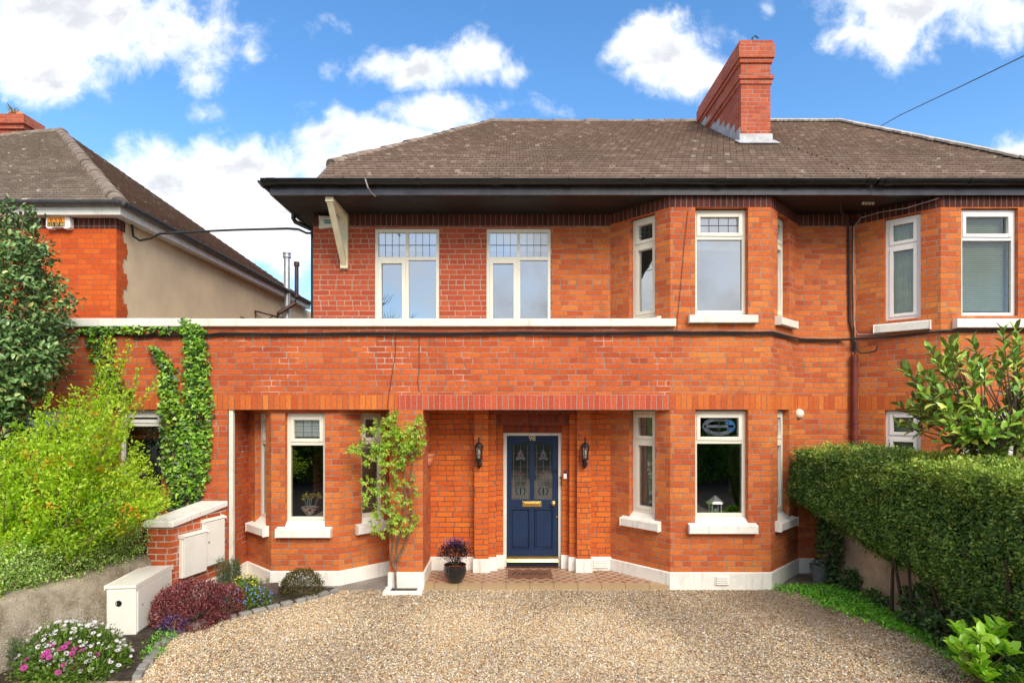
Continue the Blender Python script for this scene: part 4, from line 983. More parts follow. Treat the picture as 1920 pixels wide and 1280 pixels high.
for u0, u1, z0, z1, lab in ((.10,.475,.36,.86,'lower cream meter box nearest the camera on the brick meter wall'), (.455,.80,.40,.98,'taller cream meter box with keyhole nearer the house on the brick meter wall')):
    w0 = .075 if u0 < .2 else .06
    mbx = thing('meter_box', lab, 'meter box', (0,0,0)); 
    ax, ay = f[0]; ddx, ddy = f[1]; mbx.location = (ax+ddx*u0, ay+ddy*u0, z0)
    q = MB(); q.lbox(f, u0, u1, -w0+.02, -.001, z0, z1); q.prism([(-w0-.008,z1-.004),(0,z1-.004),(0,z1+.03),(-w0-.008,z1+.012)], f, u0-.01, u1+.003); q.build('box_body', M['box'], mbx, bevel=.008)
    q = MB(); q.lbox(f, u0+.008, u1-.008, -w0, -w0+.019, z0+.008, z1-.01); dr = q.build('box_door', M['box'], mbx, bevel=.006)
    if u0 > .2:
        t = MB(); t.lbox(f, u0+.05, u0+.075, -w0-.003, -w0-.0005, z0+.30, z0+.325); t.build('keyhole', M['gcable'], dr)
cab = thing('utility_cabinet', 'squat cream utility cabinet with a round black hole in front of the meter wall', 'cabinet', (-4.12,6.18,0))
f = fr((-3.965,6.19), (-4.045,6.97)); 
ca, cb = (-4.262,6.16), (-3.968,6.19); ff = fr(ca, cb); LWc = L2(ca, cb)
q = MB(); q.lbox(ff, .0, LWc, 0, .79, .025, .515); q.build('cabinet_body', M['box'], cab, bevel=.012)
q = MB(); q.prism([(-.01,.515),(.80,.515),(.80,.555),(-.01,.550)], ff, -.01, LWc+.012); q.build('cabinet_lid', M['box'], cab, bevel=.01)
q = MB(); q.lbox(ff, LWc+.001, LWc+.012, .02, .775, .05, .50); dr = q.build('cabinet_door', M['box'], cab, bevel=.006)
t = MB(); t.lbox(ff, LWc+.012, LWc+.014, .1, .12, .30, .325); t.build('keyhole', M['gcable'], dr)
t = MB(); cxh = (ca[0]+(cb[0]-ca[0])*.42, ca[1]+.42*(cb[1]-ca[1])); lathe_y(t, [(0,-.005),(.032,-.005),(.032,.004),(.026,.004),(.026,.001),(0,.001)], cxh[0], cxh[1]-.001, .365, 18); t.build('vent_hole', M['iron'], cab)
t = MB(); t.lbox(ff, .03, LWc-.03, .03, .75, 0., .026); t.build('cabinet_base', M['slab'], cab)

# right boundary wall (rendered)
q = MB(); q.box(4.54, 4.70, 4.4, 8.56, -.03, 1.25); o = q.build('boundary_wall', plain('brown_render', (.36,.26,.185), .95, var=.3, scale=3, bmp=.5, stain=(.09,.07,.045), stain_amt=.7), bevel=.015)
tag(o, 'brown rendered garden wall in the shade under the clipped hedge', 'garden wall')

# ------------------------------------------------------------------ porch things
def lantern(name, label, X):
    y = 8.452; zc = ZZ(848, 8.38); L = thing('wall_lantern', label, 'wall lamp', (X,y,zc), 'lanterns either side of the front door'); c = (X, y-.09, 0)
    q = MB(); lathe_y(q, [(0,0),(.03,0),(.035,.01),(.02,.03),(0,.035)], X+.012, y, zc-.17); q.poly_ext([(X-.012+.012+.03*math.sin(t), y-.012, zc-.16+.075*math.cos(t)) for t in np.linspace(0, 2*math.pi, 13)[:-1]], (0,.012,0))
    q.tube([(X+.006,y-.02,zc-.2), (X+.004,y-.07,zc-.2), (X,y-.095,zc-.16), (X,y-.09,zc-.10)], .018, 8); q.build('bracket', M['iron'], L, smooth=True)
    q = MB(); q.lathe([(.0,-.105),(.04,-.105),(.052,-.09),(.052,-.08),(0,-.08)], (X,y-.09,zc), 8); q.lathe([(.06,.075),(.066,.085),(.045,.12),(.03,.14),(.012,.15),(.01,.185),(.016,.195),(.004,.22),(0,.235)], (X,y-.09,zc), 8)
    for k in range(6):
        a = k*math.pi/3+.3; q.tube([(X+.046*math.cos(a),y-.09+.046*math.sin(a),zc-.085), (X+.058*math.cos(a),y-.09+.058*math.sin(a),zc+.08)], .004, 4)
    q.build('lantern_frame', M['iron'], L)
    q = MB(); q.lathe([(.045,-.08),(.056,.078)], (X,y-.09,zc), 12); q.build('lantern_glass', glass_mat('lantern_glass', .05), L, smooth=True)
    q = MB(); q.lathe([(0,-.08),(.012,-.08),(.012,-.045),(.0,-.045)], (X,y-.09,zc), 8); q.lathe([(0,-.045),(.018,-.03),(.024,-.005),(.018,.02),(.006,.045),(0,.06)], (X,y-.09,zc), 10); q.build('bulb', plain('frosted_bulb', (.85,.8,.7), .3, var=.02), L, smooth=True)
lantern('l', 'black lantern on the brick pilaster nearest the potted purple plant', XX(898, 8.38))
lantern('l', 'black lantern on the brick pilaster just beyond the small white doorbell', XX(1097, 8.38))
q = MB(); xb, zb = XX(1059.5, 8.57), ZZ(893, 8.57); q.box(xb-.022, xb+.022, 8.555, 8.579, zb-.03, zb+.045); db = q.build('doorbell', M['pvcw'], None, bevel=.004, loc=None); tag(db, 'small white doorbell with black top beside the navy front door', 'doorbell')
q = MB(); q.box(xb-.023, xb+.023, 8.552, 8.5785, zb+.046, zb+.085); q.build('camera_cap', M['iron'], db, bevel=.004)
q = MB(); xk, zk = XX(1051, 8.76), ZZ(905, 8.76); q.tube([(xk,8.75,zk+.08), (xk+.012,8.745,zk+.06), (xk-.006,8.745,zk+.03), (xk+.008,8.745,zk), (xk+.004,8.745,zk-.04)], .007, 6); q.lathe([(0,0),(.014,0),(.014,.02),(0,.02)], (xk,8.745,zk+.075), 8)
o = q.build('door_chain', M['brass']); tag(o, 'small brass chain hanging on the door frame near the doorbell', 'door chain')
m, nt, b = newmat('coir_mat'); p = world_pos(nt); put(nt, b.inputs['Base Color'], mixc(nt, noi(nt, p, 60, 3, .7), (.13,.05,.028), (.26,.11,.06))); b.inputs['Roughness'].default_value = 1; put(nt, b.inputs['Normal'], bump(nt, noi(nt, p, 200, 2), 1., .01)); M['coir'] = m
q = MB(); q.box(XX(953, 8.2), XX(1036, 8.2), 8.17, 8.56, .056, .073); mat_ = q.build('doormat', M['coir'], bevel=.004); tag(mat_, 'rust brown doormat with dark hello lettering at the navy door', 'doormat')
tx = text_mb('hello', .26, .001, Matrix.Translation((XX(990, 8.3), 8.35, .0745)), shear=.35); tx.build('lettering', plain('dark_print', (.045,.03,.02), .95), mat_)
# glazed pot with dark plant
pot = thing('potted_plant', 'purple leaved plant in a glossy black pot on the porch tiles', 'potted plant', (-.775,8.0,.055))
q = MB(); q.lathe([(0,0),(.085,0),(.095,.01),(.145,.10),(.16,.17),(.15,.225),(.155,.24),(.145,.245),(.135,.22),(0,.21)], (-.775,8.0,.055), 28); q.build('pot', plain('black_glaze', (.008,.008,.012), .08, var=.3, spec=.6, coat=.6), pot, smooth=True)
P = []; 
pc_ = np.array([-.775,8.0,.44]); d = rdir(260); d[:,2] = np.where(d[:,2] < -.35, -d[:,2], d[:,2]); P = pc_+d*RNG.uniform(.5,1.,(260,1))*np.array([.22,.2,.16]); C, T, N_ = clumps(P, d, 5, .02)
scatter_mesh('foliage', C, T, N_, RNG.uniform(.02,.045,len(C)), RNG.uniform(.012,.022,len(C)), T_SMALL, leaf_mat('purple_leaf', [(0,(.012,.006,.010)),(.6,(.04,.015,.022)),(1,(.09,.03,.04))], .4, .1), pot)
q = MB()
for dd2 in d[:40]: q.tube([(-.775,8.0,.27), tuple(pc_+dd2*np.array([.18,.16,.14]))], .003, 4)
q.build('stems', M['bark'], pot)
sp = pc_+np.stack([RNG.normal(0,.09,28), RNG.normal(0,.07,28), RNG.uniform(.08,.15,28)], 1); C = np.repeat(sp, 14, 0)+np.stack([RNG.normal(0,.008,392), RNG.normal(0,.008,392), RNG.uniform(0,.085,392)], 1)
scatter_mesh('flower_spikes', C, rdir(392)+np.array([0,0,.4]), rdir(392), .016, .012, T_SMALL, leaf_mat('violet_petal', [(0,(.06,.02,.16)),(1,(.16,.07,.36))], .6, .2), pot)
# terracotta wall pot
q = MB(); xw_, yw_, zw_ = -1.19, 8.36, ZZ(872, 8.36); r_ = [( .03,0),(.05,.03),(.075,.13),(.09,.135),(.092,.165),(.078,.165),(.06,.06),(0,.05)]
for (r0,z0),(r1,z1) in zip(r_, r_[1:]):
    for kk in range(10):
        a0, a1 = -math.pi/2+kk*math.pi/10, -math.pi/2+(kk+1)*math.pi/10
        q.face([(xw_+r0*math.cos(a0),yw_+r0*math.sin(a0),zw_+z0), (xw_+r0*math.cos(a1),yw_+r0*math.sin(a1),zw_+z0), (xw_+r1*math.cos(a1),yw_+r1*math.sin(a1),zw_+z1), (xw_+r1*math.cos(a0),yw_+r1*math.sin(a0),zw_+z1)])
q.face([(xw_,yw_-.03,zw_),(xw_,yw_+.03,zw_),(xw_,yw_+.09,zw_+.165),(xw_,yw_-.09,zw_+.165)])
o = q.build('wall_pot', M['terracotta'], smooth=True); tag(o, 'empty terracotta half pot fixed to the porch side wall', 'wall pot')
# dome light on the recess wall
q = MB(); q.lathe([(.068,0),(.068,.03),(.058,.05),(.03,.062),(0,.065)], (0,0,0), 20)
q.v = [Vector((4.2+v.x, D2-v.z, 2.345+v.y)) for v in q.v if True]; o = q.build('bulkhead_light', M['pvc'], smooth=True); tag(o, 'round cream bulkhead lamp half hidden on the brick recess wall', 'wall lamp')

# alarm boxes
al_ = thing('alarm_box', 'white alarm box with orange and black esp label under white eaves beside the rendered gable', 'alarm box', (-6.66,D2,5.15))
ya = D2-.09; x0, x1, z0, z1 = XX(85,ya), XX(131,ya), ZZ(430,ya), ZZ(404,ya)
q = MB(); q.poly_ext([(x0,ya,z0+.03),(x0+.03,ya,z0+.008),(x0+.08,ya,z0+.008),(x0+.11,ya,z0+.03),(x1-.11,ya,z0+.03),(x1-.08,ya,z0+.008),(x1-.03,ya,z0+.008),(x1,ya,z0+.03),(x1-.004,ya,z1-.03),(x1-.04,ya,z1),(x0+.04,ya,z1),(x0+.004,ya,z1-.03)], (0,.089,0)); q.build('alarm_case', M['pvcw'], al_, bevel=.012)
lx0_, lx1_, lz0_, lz1_ = XX(89,ya), XX(121.5,ya), ZZ(424.5,ya), ZZ(407,ya); zm_ = lz0_+(lz1_-lz0_)*.45
q = MB(); q.box(lx0_, lx1_, ya-.004, ya+.001, zm_, lz1_, 0); q.box(lx0_, lx1_, ya-.0035, ya+.001, lz0_, zm_-.0005, 1)
cxl = (lx0_+lx1_)/2; RX = Matrix.Rotation(R(90), 4, 'X')
add_mb(q, text_mb('e s p', .095, .001, Matrix.Translation((cxl, ya-.005, lz1_-.038)) @ RX), 2); add_mb(q, text_mb('525 37 88', .062, .001, Matrix.Translation((cxl, ya-.005, lz0_+.026)) @ RX), 3)
q.build('alarm_label', [plain('label_orange', (.85,.30,.01), .5, var=.05), plain('label_black', (.03,.02,.02), .5), plain('label_red', (.32,.03,.01), .5), plain('label_yellow', (.75,.55,.10), .5)], al_)
al2 = thing('alarm_box', 'cream alarm box with faint turquoise lettering behind the eaves bracket', 'alarm box', (-2.6,D2,5.12))
x0, x1, z0, z1 = XX(597,8.53), XX(642,8.53), ZZ(428,8.53), ZZ(404,8.53)
q = MB(); q.poly_ext([(x0,8.53,z0),(x0+.06,8.53,z0+.006),(x0+.17,8.53,z0+.02),(x1-.06,8.53,z0+.006),(x1,8.53,z0),(x1-.01,8.53,(z0+z1)/2),(x1,8.53,z1),(x0+.17,8.53,z1-.008),(x0,8.53,z1),(x0+.01,8.53,(z0+z1)/2)], (0,.069,0)); q.build('alarm_case', M['pvc'], al2, bevel=.01)
t = text_mb('Security', .075, .001, Matrix.Translation((x0+.16, 8.528, z0+.125)) @ RX, shear=.25)
tq = plain('label_turquoise', (.03,.22,.22), .5); q = MB(); q.box(x0+.09, x1-.06, 8.526, 8.5295, z0+.07, z0+.09)
for xx_ in np.arange(x0+.08, x1-.08, .022): q.box(xx_, xx_+.014, 8.526, 8.5295, z0+.098, z0+.125)
q.build('alarm_label', tq, al2)

# ------------------------------------------------------------------ cables
def cable(label, pts, r, mat='cable', n=5, cat='cable', name='cable'):
    q = MB(); q.tube(pts, r, n); return tag(q.build(name, M[mat], smooth=True), label, cat)
zc = 3.44
def sag(a, b_, n=9, amp=.02): return [Vector(a).lerp(Vector(b_), i/n)+Vector((0,0,-amp*math.sin(math.pi*(i/n)*3)**2)) for i in range(n)]
e_ = .025; s2 = e_*.7071
pts = [(-6.8,D1-e_,3.42)]+sag((-5.2,D1-e_,3.40), (-3.9,D1-e_,3.42))+sag((-3.9,D1-e_,3.42), (2.12,D1-e_,zc), 18, .01)+sag((2.12,D1-e_,zc), (3.475,D1-e_,zc-.005), 5, .006)+[(3.48,D1-e_,zc-.005)]+[((F1[0]+B1[0])/2+s2,(D1+D2)/2-s2,zc-.008),(B1[0]+.02,D2-e_-.015,zc-.01)]+sag((4.22,D2-e_,zc-.01), (N0[0]-.04,D2-e_-.01,zc-.015), 4, .006)+[((N0[0]+N1[0])/2-s2,(D1+D2)/2-s2,zc-.01),(N1[0]-.01,D1-e_,zc+.01),(7.3,D1-e_,zc+.02)]
cable('thick black cable clipped along the front of the brick parapet and bays', pts, .016, n=6)
cable('thin second black cable running just under the thick one on the parapet', [(p[0], p[1]-.002, p[2]-.032+.008*math.sin(i*2.1)) for i, p in enumerate([Vector(p) for p in pts])][2:-3], .009)
cable('thin grey wire hanging down the brick of the upper bay', [W(1290,395,D1-.012), W(1284,450,D1-.012), W(1276,540,D1-.012), W(1270,600,D1-.012), W(1269,620,D1-.012)], .0035)
cable('thin dark wire running down the parapet wall near the climbing plant', [W(742,622,D1-.01), W(741,665,D1-.01), W(737,690,D1-.01), W(729,740,D1-.014), W(725,775,D1-.014)], .0035)
cable('short dark wire stub hanging from the parapet cable over the porch', [W(786,624,D1-.01), W(786,690,D1-.01), W(783,715,D1-.01), W(786,735,D1-.01)], .0035)
cable('dark cable loops dropping from the soffit down the recess between the bays', [W(1573,365,7.95), W(1577,398,8.3), W(1590,410,8.5), W(1590,430,D2-.02), W(1591,520,D2-.02), W(1592,600,D2-.02), W(1598,625,D2-.03), W(1599,660,D2-.03)], .014)
cable('second dark cable down the recess beside the brick red downpipe', [(4.985,D2-.03,5.2), (4.97,D2-.03,4.6), (4.975,D2-.03,4.0), (4.99,D2-.03,3.5), (5.0,D2-.05,3.2)], .012)
cable('pale grey wire curving round under the eaves of the adjoining bay', [W(1760,372,7.84), W(1700,390,8.05), W(1650,398,8.35), W(1615,408,8.5), W(1601,425,8.53), W(1600,500,8.53), W(1601,610,8.53), W(1608,627,8.52), W(1660,626,8.3)], .008, 'gcable')
cable('pale wire drooping over the tiles from ridge to gutter', [W(1318,240,12.6), W(1318,262,11.6), W(1324,290,10.4), W(1336,310,9.4), W(1352,325,8.5), W(1367,335,7.75)], .012, 'gcable')
cable('pale cord hanging over the black gutter near the eaves bracket', [W(685,336,7.64), W(690,352,7.63), W(697,362,7.7), W(704,368,7.78)], .010, 'gcable')
cable('dark telephone wire sagging from the alarm box corner to the rendered gable', [W(588,437,8.62), W(575,437,8.6), W(560,430,8.6), W(540,428.5,8.6), W(440,431,8.6), W(330,436,8.65), W(300,438,8.7), W(283,447,8.75), W(262,451,8.85), W(250,443,8.9), W(247,420,8.92)], .017)
cable('overhead wire slanting through the sky beyond the chimney', [W(2010,55,7.0), W(1920,105,8.5), W(1800,163,11.), W(1690,215,13.9), W(1600,265,12.9)], .010)
cable('dark hooked wire loop on the brick of the adjoining bay', [W(1603,640,8.52), W(1605,655,8.5), W(1614,662,8.46), W(1630,661,8.35), W(1642,658,8.27), W(1645,648,8.25)], .010)
ins = thing('cable_bracket', 'small cream cluster of cable insulators under the eaves between the bays', 'insulator', W(1628,382,8.1))
q = MB()
for dx_ in (-.07,-.025,.02,.065): q.lathe([(0,-.03),(.016,-.03),(.02,0),(.012,.02),(.018,.04),(0,.045)], tuple(W(1628,378,8.1)+Vector((dx_,0,-.01))), 8)
q.box(W(1628,378,8.1).x-.1, W(1628,378,8.1).x+.1, 8.09, 8.11, W(0,374,8.1).z, W(0,374,8.1).z+.015); q.tube([W(1628,376,8.1), W(1628,360,8.1)], .012, 6); q.build('insulators', M['pvc'], ins)

# ------------------------------------------------------------------ things on the window sills, blinds and curtains
bowl = thing('flower_bowl', 'red and white patterned bowl of yellow flowers on the window sill under the parapet', 'bowl', (-2.75,8.13,.94))
bx, by, bz = XX(580,8.14), 8.16, .945
m, nt, b = newmat('poppy_bowl_glaze'); p = world_pos(nt); vo = voro(nt, p, 17.); c = mixc(nt, E(nt, vo.outputs['Distance']).lt(.42), (.85,.83,.74), (.62,.03,.03)); put(nt, b.inputs['Base Color'], c); b.inputs['Roughness'].default_value = .2
q = MB(); q.lathe([(0,0),(.05,0),(.055,.01),(.09,.05),(.125,.105),(.12,.105),(.085,.05),(0,.02)], (bx,by,bz), 24); q.build('bowl', m, bowl, smooth=True)
q = MB(); heads = [(-.075,.245,.0),(-.045,.265,.01),(.0,.25,-.02),(.025,.255,.0),(.11,.24,.02),(.12,.265,.0)]
stm_ = plain('pale_stem', (.35,.42,.36), .3)
for hx, hz, hy in heads:
    q = MB(); q.tube([(bx+hx*.3,by+hy*.4,bz+.03), (bx+hx,by+hy,bz+hz-.02)], .006, 5); q.build('stem', stm_, bowl)
C = np.repeat(np.array([(bx+a_, by+c_, bz+b__) for a_, b__, c_ in heads]), 16, 0)+RNG.normal(0,.016,(96,3)); scatter_mesh('flowers', C, rdir(96), rdir(96)+np.array([0,-.6,.2]), .04, .034, T_SMALL, leaf_mat('yellow_petal', [(0,(.55,.42,.05)),(.7,(.72,.66,.16)),(1,(.6,.25,.04))], .5, .2), bowl)
wl = thing('candle_lantern', 'white metal candle lantern on a sill behind the largest ground floor pane', 'lantern', (XX(1341,8.1),8.12,.985))
lx, ly, lz = XX(1341,8.06), 8.065, .968
q = MB(); w_ = .062
for sx in (-1,1):
    for sy in (-1,1): q.box(lx+sx*w_-.006, lx+sx*w_+.006, ly+sy*w_-.006, ly+sy*w_+.006, lz, lz+.16)
q.box(lx-w_-.008, lx+w_+.008, ly-w_-.008, ly+w_+.008, lz-.008, lz+.008); q.build('lantern_frame', M['pvcw'], wl)
q = MB(); q.lathe([(.125,.155),(.118,.165),(.05,.225),(.035,.225),(.035,.24),(.0,.262)], (lx,ly,lz), 6); q.build('lantern_roof', M['pvcw'], wl)
q = MB(); q.lathe([(0,.008),(.03,.008),(.03,.075),(0,.078)], (lx,ly,lz), 14); q.build('candle', plain('pale_green_wax', (.5,.65,.5), .5), wl, smooth=True)
def slats(name, label, f, u0, u1, z0, z1, w, step=.028, mat='pvcw'):
    q = MB(); z = z0
    while z < z1: q.prism([(w,z),(w+.003,z),(w+.013,z+.026),(w+.010,z+.026)], f, u0, u1); z += step
    q.lbox(f, u0, u1, w-.0, w+.03, z1, z1+.03); return tag(q.build(name, M[mat]), label, 'blind')
M['slat'] = plain('grey_green_slat', (.33,.40,.29), .5, var=.05)
slats('venetian_blind', 'venetian blind in the large upper front window of the adjoining house', ((N1[0],N1[1]),(1,0)), tc_[0]+.06, tc_[1]-.06, 3.75, 5.03, .16, mat='slat')
slats('venetian_blind', 'venetian blind low behind the magnolia in the ground floor front window', ((N1[0],N1[1]),(1,0)), tc_[0]+.06, tc_[1]-.06, 1.0, 2.32, .16)
slats('venetian_blind', 'venetian blind in the narrow ground floor window above the hedge', fr(N0,N1), tl[0]+.06, tl[1]-.06, 1.0, 2.32, .16, mat='slat')
def drape(label, f, u0, u1, z0, z1, w, mat, name='curtain', cat='curtain', wav=.02, k=40):
    q = MB(); (ax, ay), (ddx, ddy) = f; pr = None
    for i in range(k+1):
        u = u0+(u1-u0)*i/k; ww = w+wav*math.sin(i*1.1)+wav*.4*math.sin(i*2.7); P = Vector((ax+ddx*u-ddy*ww, ay+ddy*u+ddx*ww, 0))
        if pr is not None: q.face([pr+Vector((0,0,z0)), P+Vector((0,0,z0)), P+Vector((0,0,z1)), pr+Vector((0,0,z1))])
        pr = P
    return tag(q.build(name, M[mat], smooth=True), label, cat)
drape('green curtain in the narrow upper window of the adjoining house', fr(N0,N1), tl[0]+.04, tl[1]-.04, 3.7, 5.05, .2, 'curtain')
M['net'] = plain('net_curtain', (.45,.43,.36), .9, var=.08)
drape('pale curtain in the side window of the bay beside the porch tiles', fr(B0,F0), lc[0]+.03, lc[0]+.24, .96, 2.38, .22, 'net')
drape('pale curtain in the window partly behind the climbing plant', fr(A2,A3), mrw[0]+.12, mrw[1], .9, 2.36, .2, 'net')
def roller(label, f, u0, u1, z0, z1, w): 
    q = MB(); q.lbox(f, u0, u1, w, w+.006, z0, z1); q.lbox(f, u0-.005, u1+.005, w-.006, w+.014, z0-.02, z0); return tag(q.build('roller_blind', M['blind']), label, 'blind')
roller('pale roller blind pulled part way down above the flower bowl', fr(A1,A2), mcw[0]+.04, mcw[1]-.04, 2.05, 2.33, .156)
roller('pale roller blind in the upper window nearest the eaves bracket', ((XL,D2),(1,0)), W1[0]+.04, W1[1]-.04, 4.78, 5.03, .14)
roller('pale roller blind in the upper window above the front door', ((XL,D2),(1,0)), W2[0]+.04, W2[1]-.04, 4.78, 5.03, .14)
roller('pale roller blind in the large centre window of the upper bay', fr(F0,F1), cen[0]+.05, cen[1]-.05, 4.6, 5.06, .2)
# ------------------------------------------------------------------ vegetation
def stems(parent, name, lines, mat='bark', r0=.02, r1=.006, n=5):
    q = MB()
    for a, b_, bend in lines:
        pts = curve_pts(a, b_, bend, 7); q.tube(pts, [r0+(r1-r0)*i/6 for i in range(7)], n)
    return q.build(name, M[mat], parent, smooth=True)
def shoot_leaves(lines, per, t0=.25, spread=.02):
    """leaf origins along curved shoots: returns points and outward directions"""
    C = []; D = []
    for a, b_, bend in lines:
        a, b_, bend = np.array(a, float), np.array(b_, float), np.array(bend, float); t = RNG.uniform(t0, 1, per)[:, None]
        C.append(a+(b_-a)*t+bend*(4*t*(1-t))+RNG.normal(0, spread, (per, 3))); D.append(np.tile(unit(b_-a), (per, 1)))
    return np.concatenate(C), np.concatenate(D)

M['darkbark'] = plain('dark_bark', (.05,.032,.02), .95, var=.4, scale=14, bmp=.6)
# --- clipped yew hedge
hedge = thing('hedge', 'large clipped dark green yew hedge along the brown garden wall', 'hedge', (4.6,6.5,0))
def hx_face(y): return np.interp(y, [4.2,5.2,6.4,7.4,8.3], [4.42,4.32,4.17,4.06,3.96])
def bulge(P, s, a): return np.array([mnoise.noise(tuple(p*s))*a+mnoise.noise(tuple(p*s*3.1))*a*.45 for p in P])
def zbot(y): return np.interp(y, [4.2,5.2,5.9,6.6,7.3,7.8,8.3], [.30,.36,.44,.74,.84,.92,1.05])
XH1 = 5.35; ZT_ = lambda y: np.interp(y, [4.2,8.3], [1.83,1.83])
n = 52000; y = RNG.uniform(4.2, 8.3, n); zz = RNG.uniform(0, 1, n); zb = zbot(y); z = zb+(ZT_(y)-zb)*zz; x = hx_face(y)+np.where(zz < .25, (.25-zz)*.8, 0)+np.where(zz > .94, (zz-.94)*1.2, 0)
P1 = np.stack([x, y, z], 1); O1 = np.tile((-1,-.25,.15), (n, 1)).astype(float)
n = 16000; y = RNG.uniform(4.2, 8.3, n); x = hx_face(y)+.02+RNG.uniform(0, 1, n)*(XH1-hx_face(y)); P2 = np.stack([x, y, ZT_(y)+RNG.normal(0,.012,n)], 1); O2 = np.tile((-.1,-.1,1.), (n,1))
n = 7000; x = RNG.uniform(4.45, XH1, n); P3 = np.stack([x, np.full(n, 4.2), RNG.uniform(.6,1.88,n)], 1); O3 = np.tile((0,-1.,.2), (n,1))
n = 4000; u = RNG.uniform(0,1,n); P4 = np.stack([3.92+u*1.2, np.full(n, 8.32), RNG.uniform(1.02,1.88,n)], 1); O4 = np.tile((-.3,1.,.2), (n,1))
n = 9000; y = RNG.uniform(4.2, 8.3, n); u = RNG.uniform(0,.6,n); P5 = np.stack([hx_face(y)+.2+u*.5, y, zbot(y)-.04+RNG.normal(0,.03,n)], 1); O5 = np.tile((-.3,0,-1.), (n,1))
P = np.concatenate([P1,P2,P3,P4,P5]); O = np.concatenate([O1,O2,O3,O4,O5]); bl = bulge(P, 2.0, .075)+bulge(P, 6., .065)
P = P+unit(O)*(bl[:, None]+RNG.uniform(-.05,.03,(len(P),1)))
T = unit(O*.7+rdir(len(P))*.9+np.array([-.1,-.1,.25])); N_ = unit(O+rdir(len(P))*.7)
M['yew'] = leaf_mat('yew_leaf', [(0,(0.0449,0.103,0.0243)),(.35,(0.0991,0.207,0.0374)),(.75,(0.179,0.323,0.0522)),(.92,(0.322,0.457,0.0746)),(1,(0.537,0.581,0.131))], .55, .15)
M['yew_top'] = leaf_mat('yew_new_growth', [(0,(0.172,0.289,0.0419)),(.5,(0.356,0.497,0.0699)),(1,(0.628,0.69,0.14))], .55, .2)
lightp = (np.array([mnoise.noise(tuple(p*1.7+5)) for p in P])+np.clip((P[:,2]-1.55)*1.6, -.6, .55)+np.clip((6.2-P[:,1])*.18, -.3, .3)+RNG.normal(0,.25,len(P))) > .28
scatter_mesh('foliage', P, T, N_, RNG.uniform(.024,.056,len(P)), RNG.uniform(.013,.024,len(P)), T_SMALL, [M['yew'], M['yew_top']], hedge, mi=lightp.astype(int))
q = MB(); ys = np.linspace(4.25, 8.25, 12)
prof = lambda y: [(hx_face(y)+.13, y, zbot(y)+.14), (hx_face(y)+.09, y, 1.3), (hx_face(y)+.10, y, 1.73), (XH1, y, 1.74), (XH1, y, .7)]
for a, b_ in zip(ys, ys[1:]):
    pa, pb = prof(a), prof(b_)
    for j in range(5): q.face([pa[j], pb[j], pb[(j+1)%5], pa[(j+1)%5]])
q.face(prof(ys[0])); q.face(prof(ys[-1])[::-1]); q.build('dark_core', plain('dark_core', (.022,.028,.012), .95, var=.5, scale=30, bmp=1.), hedge)  # solid dark core inside the leaves blocks see-through, stands in for dense twigs
ln_ = []
for i in range(12):
    y = 4.7+i*.19+random.uniform(-.05,.05); ln_.append(((4.46+random.uniform(-.08,.04), y, 0), (4.4+random.uniform(-.2,.1), y+random.uniform(-.2,.2), 1.1), (random.uniform(-.05,.05),)*3))
stems(hedge, 'trunk', ln_, 'darkbark', r0=.024, r1=.012)

# --- undergrowth at the foot of the right wall
M['dkleaf'] = leaf_mat('shade_ivy_leaf', [(0,(0.0273,0.0637,0.0218)),(.6,(0.0637,0.137,0.0364)),(1,(0.146,0.273,0.0546))], .4, .2)
def bush(name, label, cat, lobes, n, k, spread, Lr, Wr, mat, tmpl=T_SMALL, group=None, jit=.8, up=.3, stem_n=8, base=None, flowers=None, rmin=.65):
    c0 = lobes[0][0]; base = base or (c0[0], c0[1], 0); t = thing(name, label, cat, base, group); t['label'] = label
    P, O = lobe_points(lobes, n, rmin); C, T, N_ = clumps(P, O, k, spread, jit, up); kp = C[:,2] > .01
    C, T, N_ = C[kp], T[kp], N_[kp]
    scatter_mesh('foliage', C, T, N_, RNG.uniform(*Lr, len(C)), RNG.uniform(*Wr, len(C)), tmpl, mat, t)
    ls = [(base, tuple(np.array(base)+(P[i]-np.array(base))*.9), (0,0,.02)) for i in RNG.integers(0, len(P), stem_n)]
    stems(t, 'stems', ls, r0=.012, r1=.004); return t, P, O
bush('undergrowth', 'dark ivy undergrowth hanging at the hedge end beside the bay', 'ivy', [((4.38,8.1,.55),(.13,.18,.55)),((4.46,7.75,.12),(.08,.2,.14)),((4.47,7.2,.08),(.07,.2,.1))], 420, 4, .03, (.04,.07), (.03,.05), M['dkleaf'], T_IVY)
bush('undergrowth', 'shady leafy undergrowth between the brown wall and grass', 'undergrowth', [((4.44,6.35,.2),(.13,.3,.3)),((4.45,5.9,.2),(.15,.3,.3))], 420, 4, .035, (.04,.07), (.03,.05), M['dkleaf'], T_IVY)
fern = bush('undergrowth', 'dark undergrowth directly behind the bright broad-leaved laurel', 'undergrowth', [((4.42,5.3,.25),(.2,.5,.40)),((4.35,4.8,.15),(.25,.3,.25))], 700, 4, .04, (.04,.08), (.03,.05), M['dkleaf'], T_IVY)
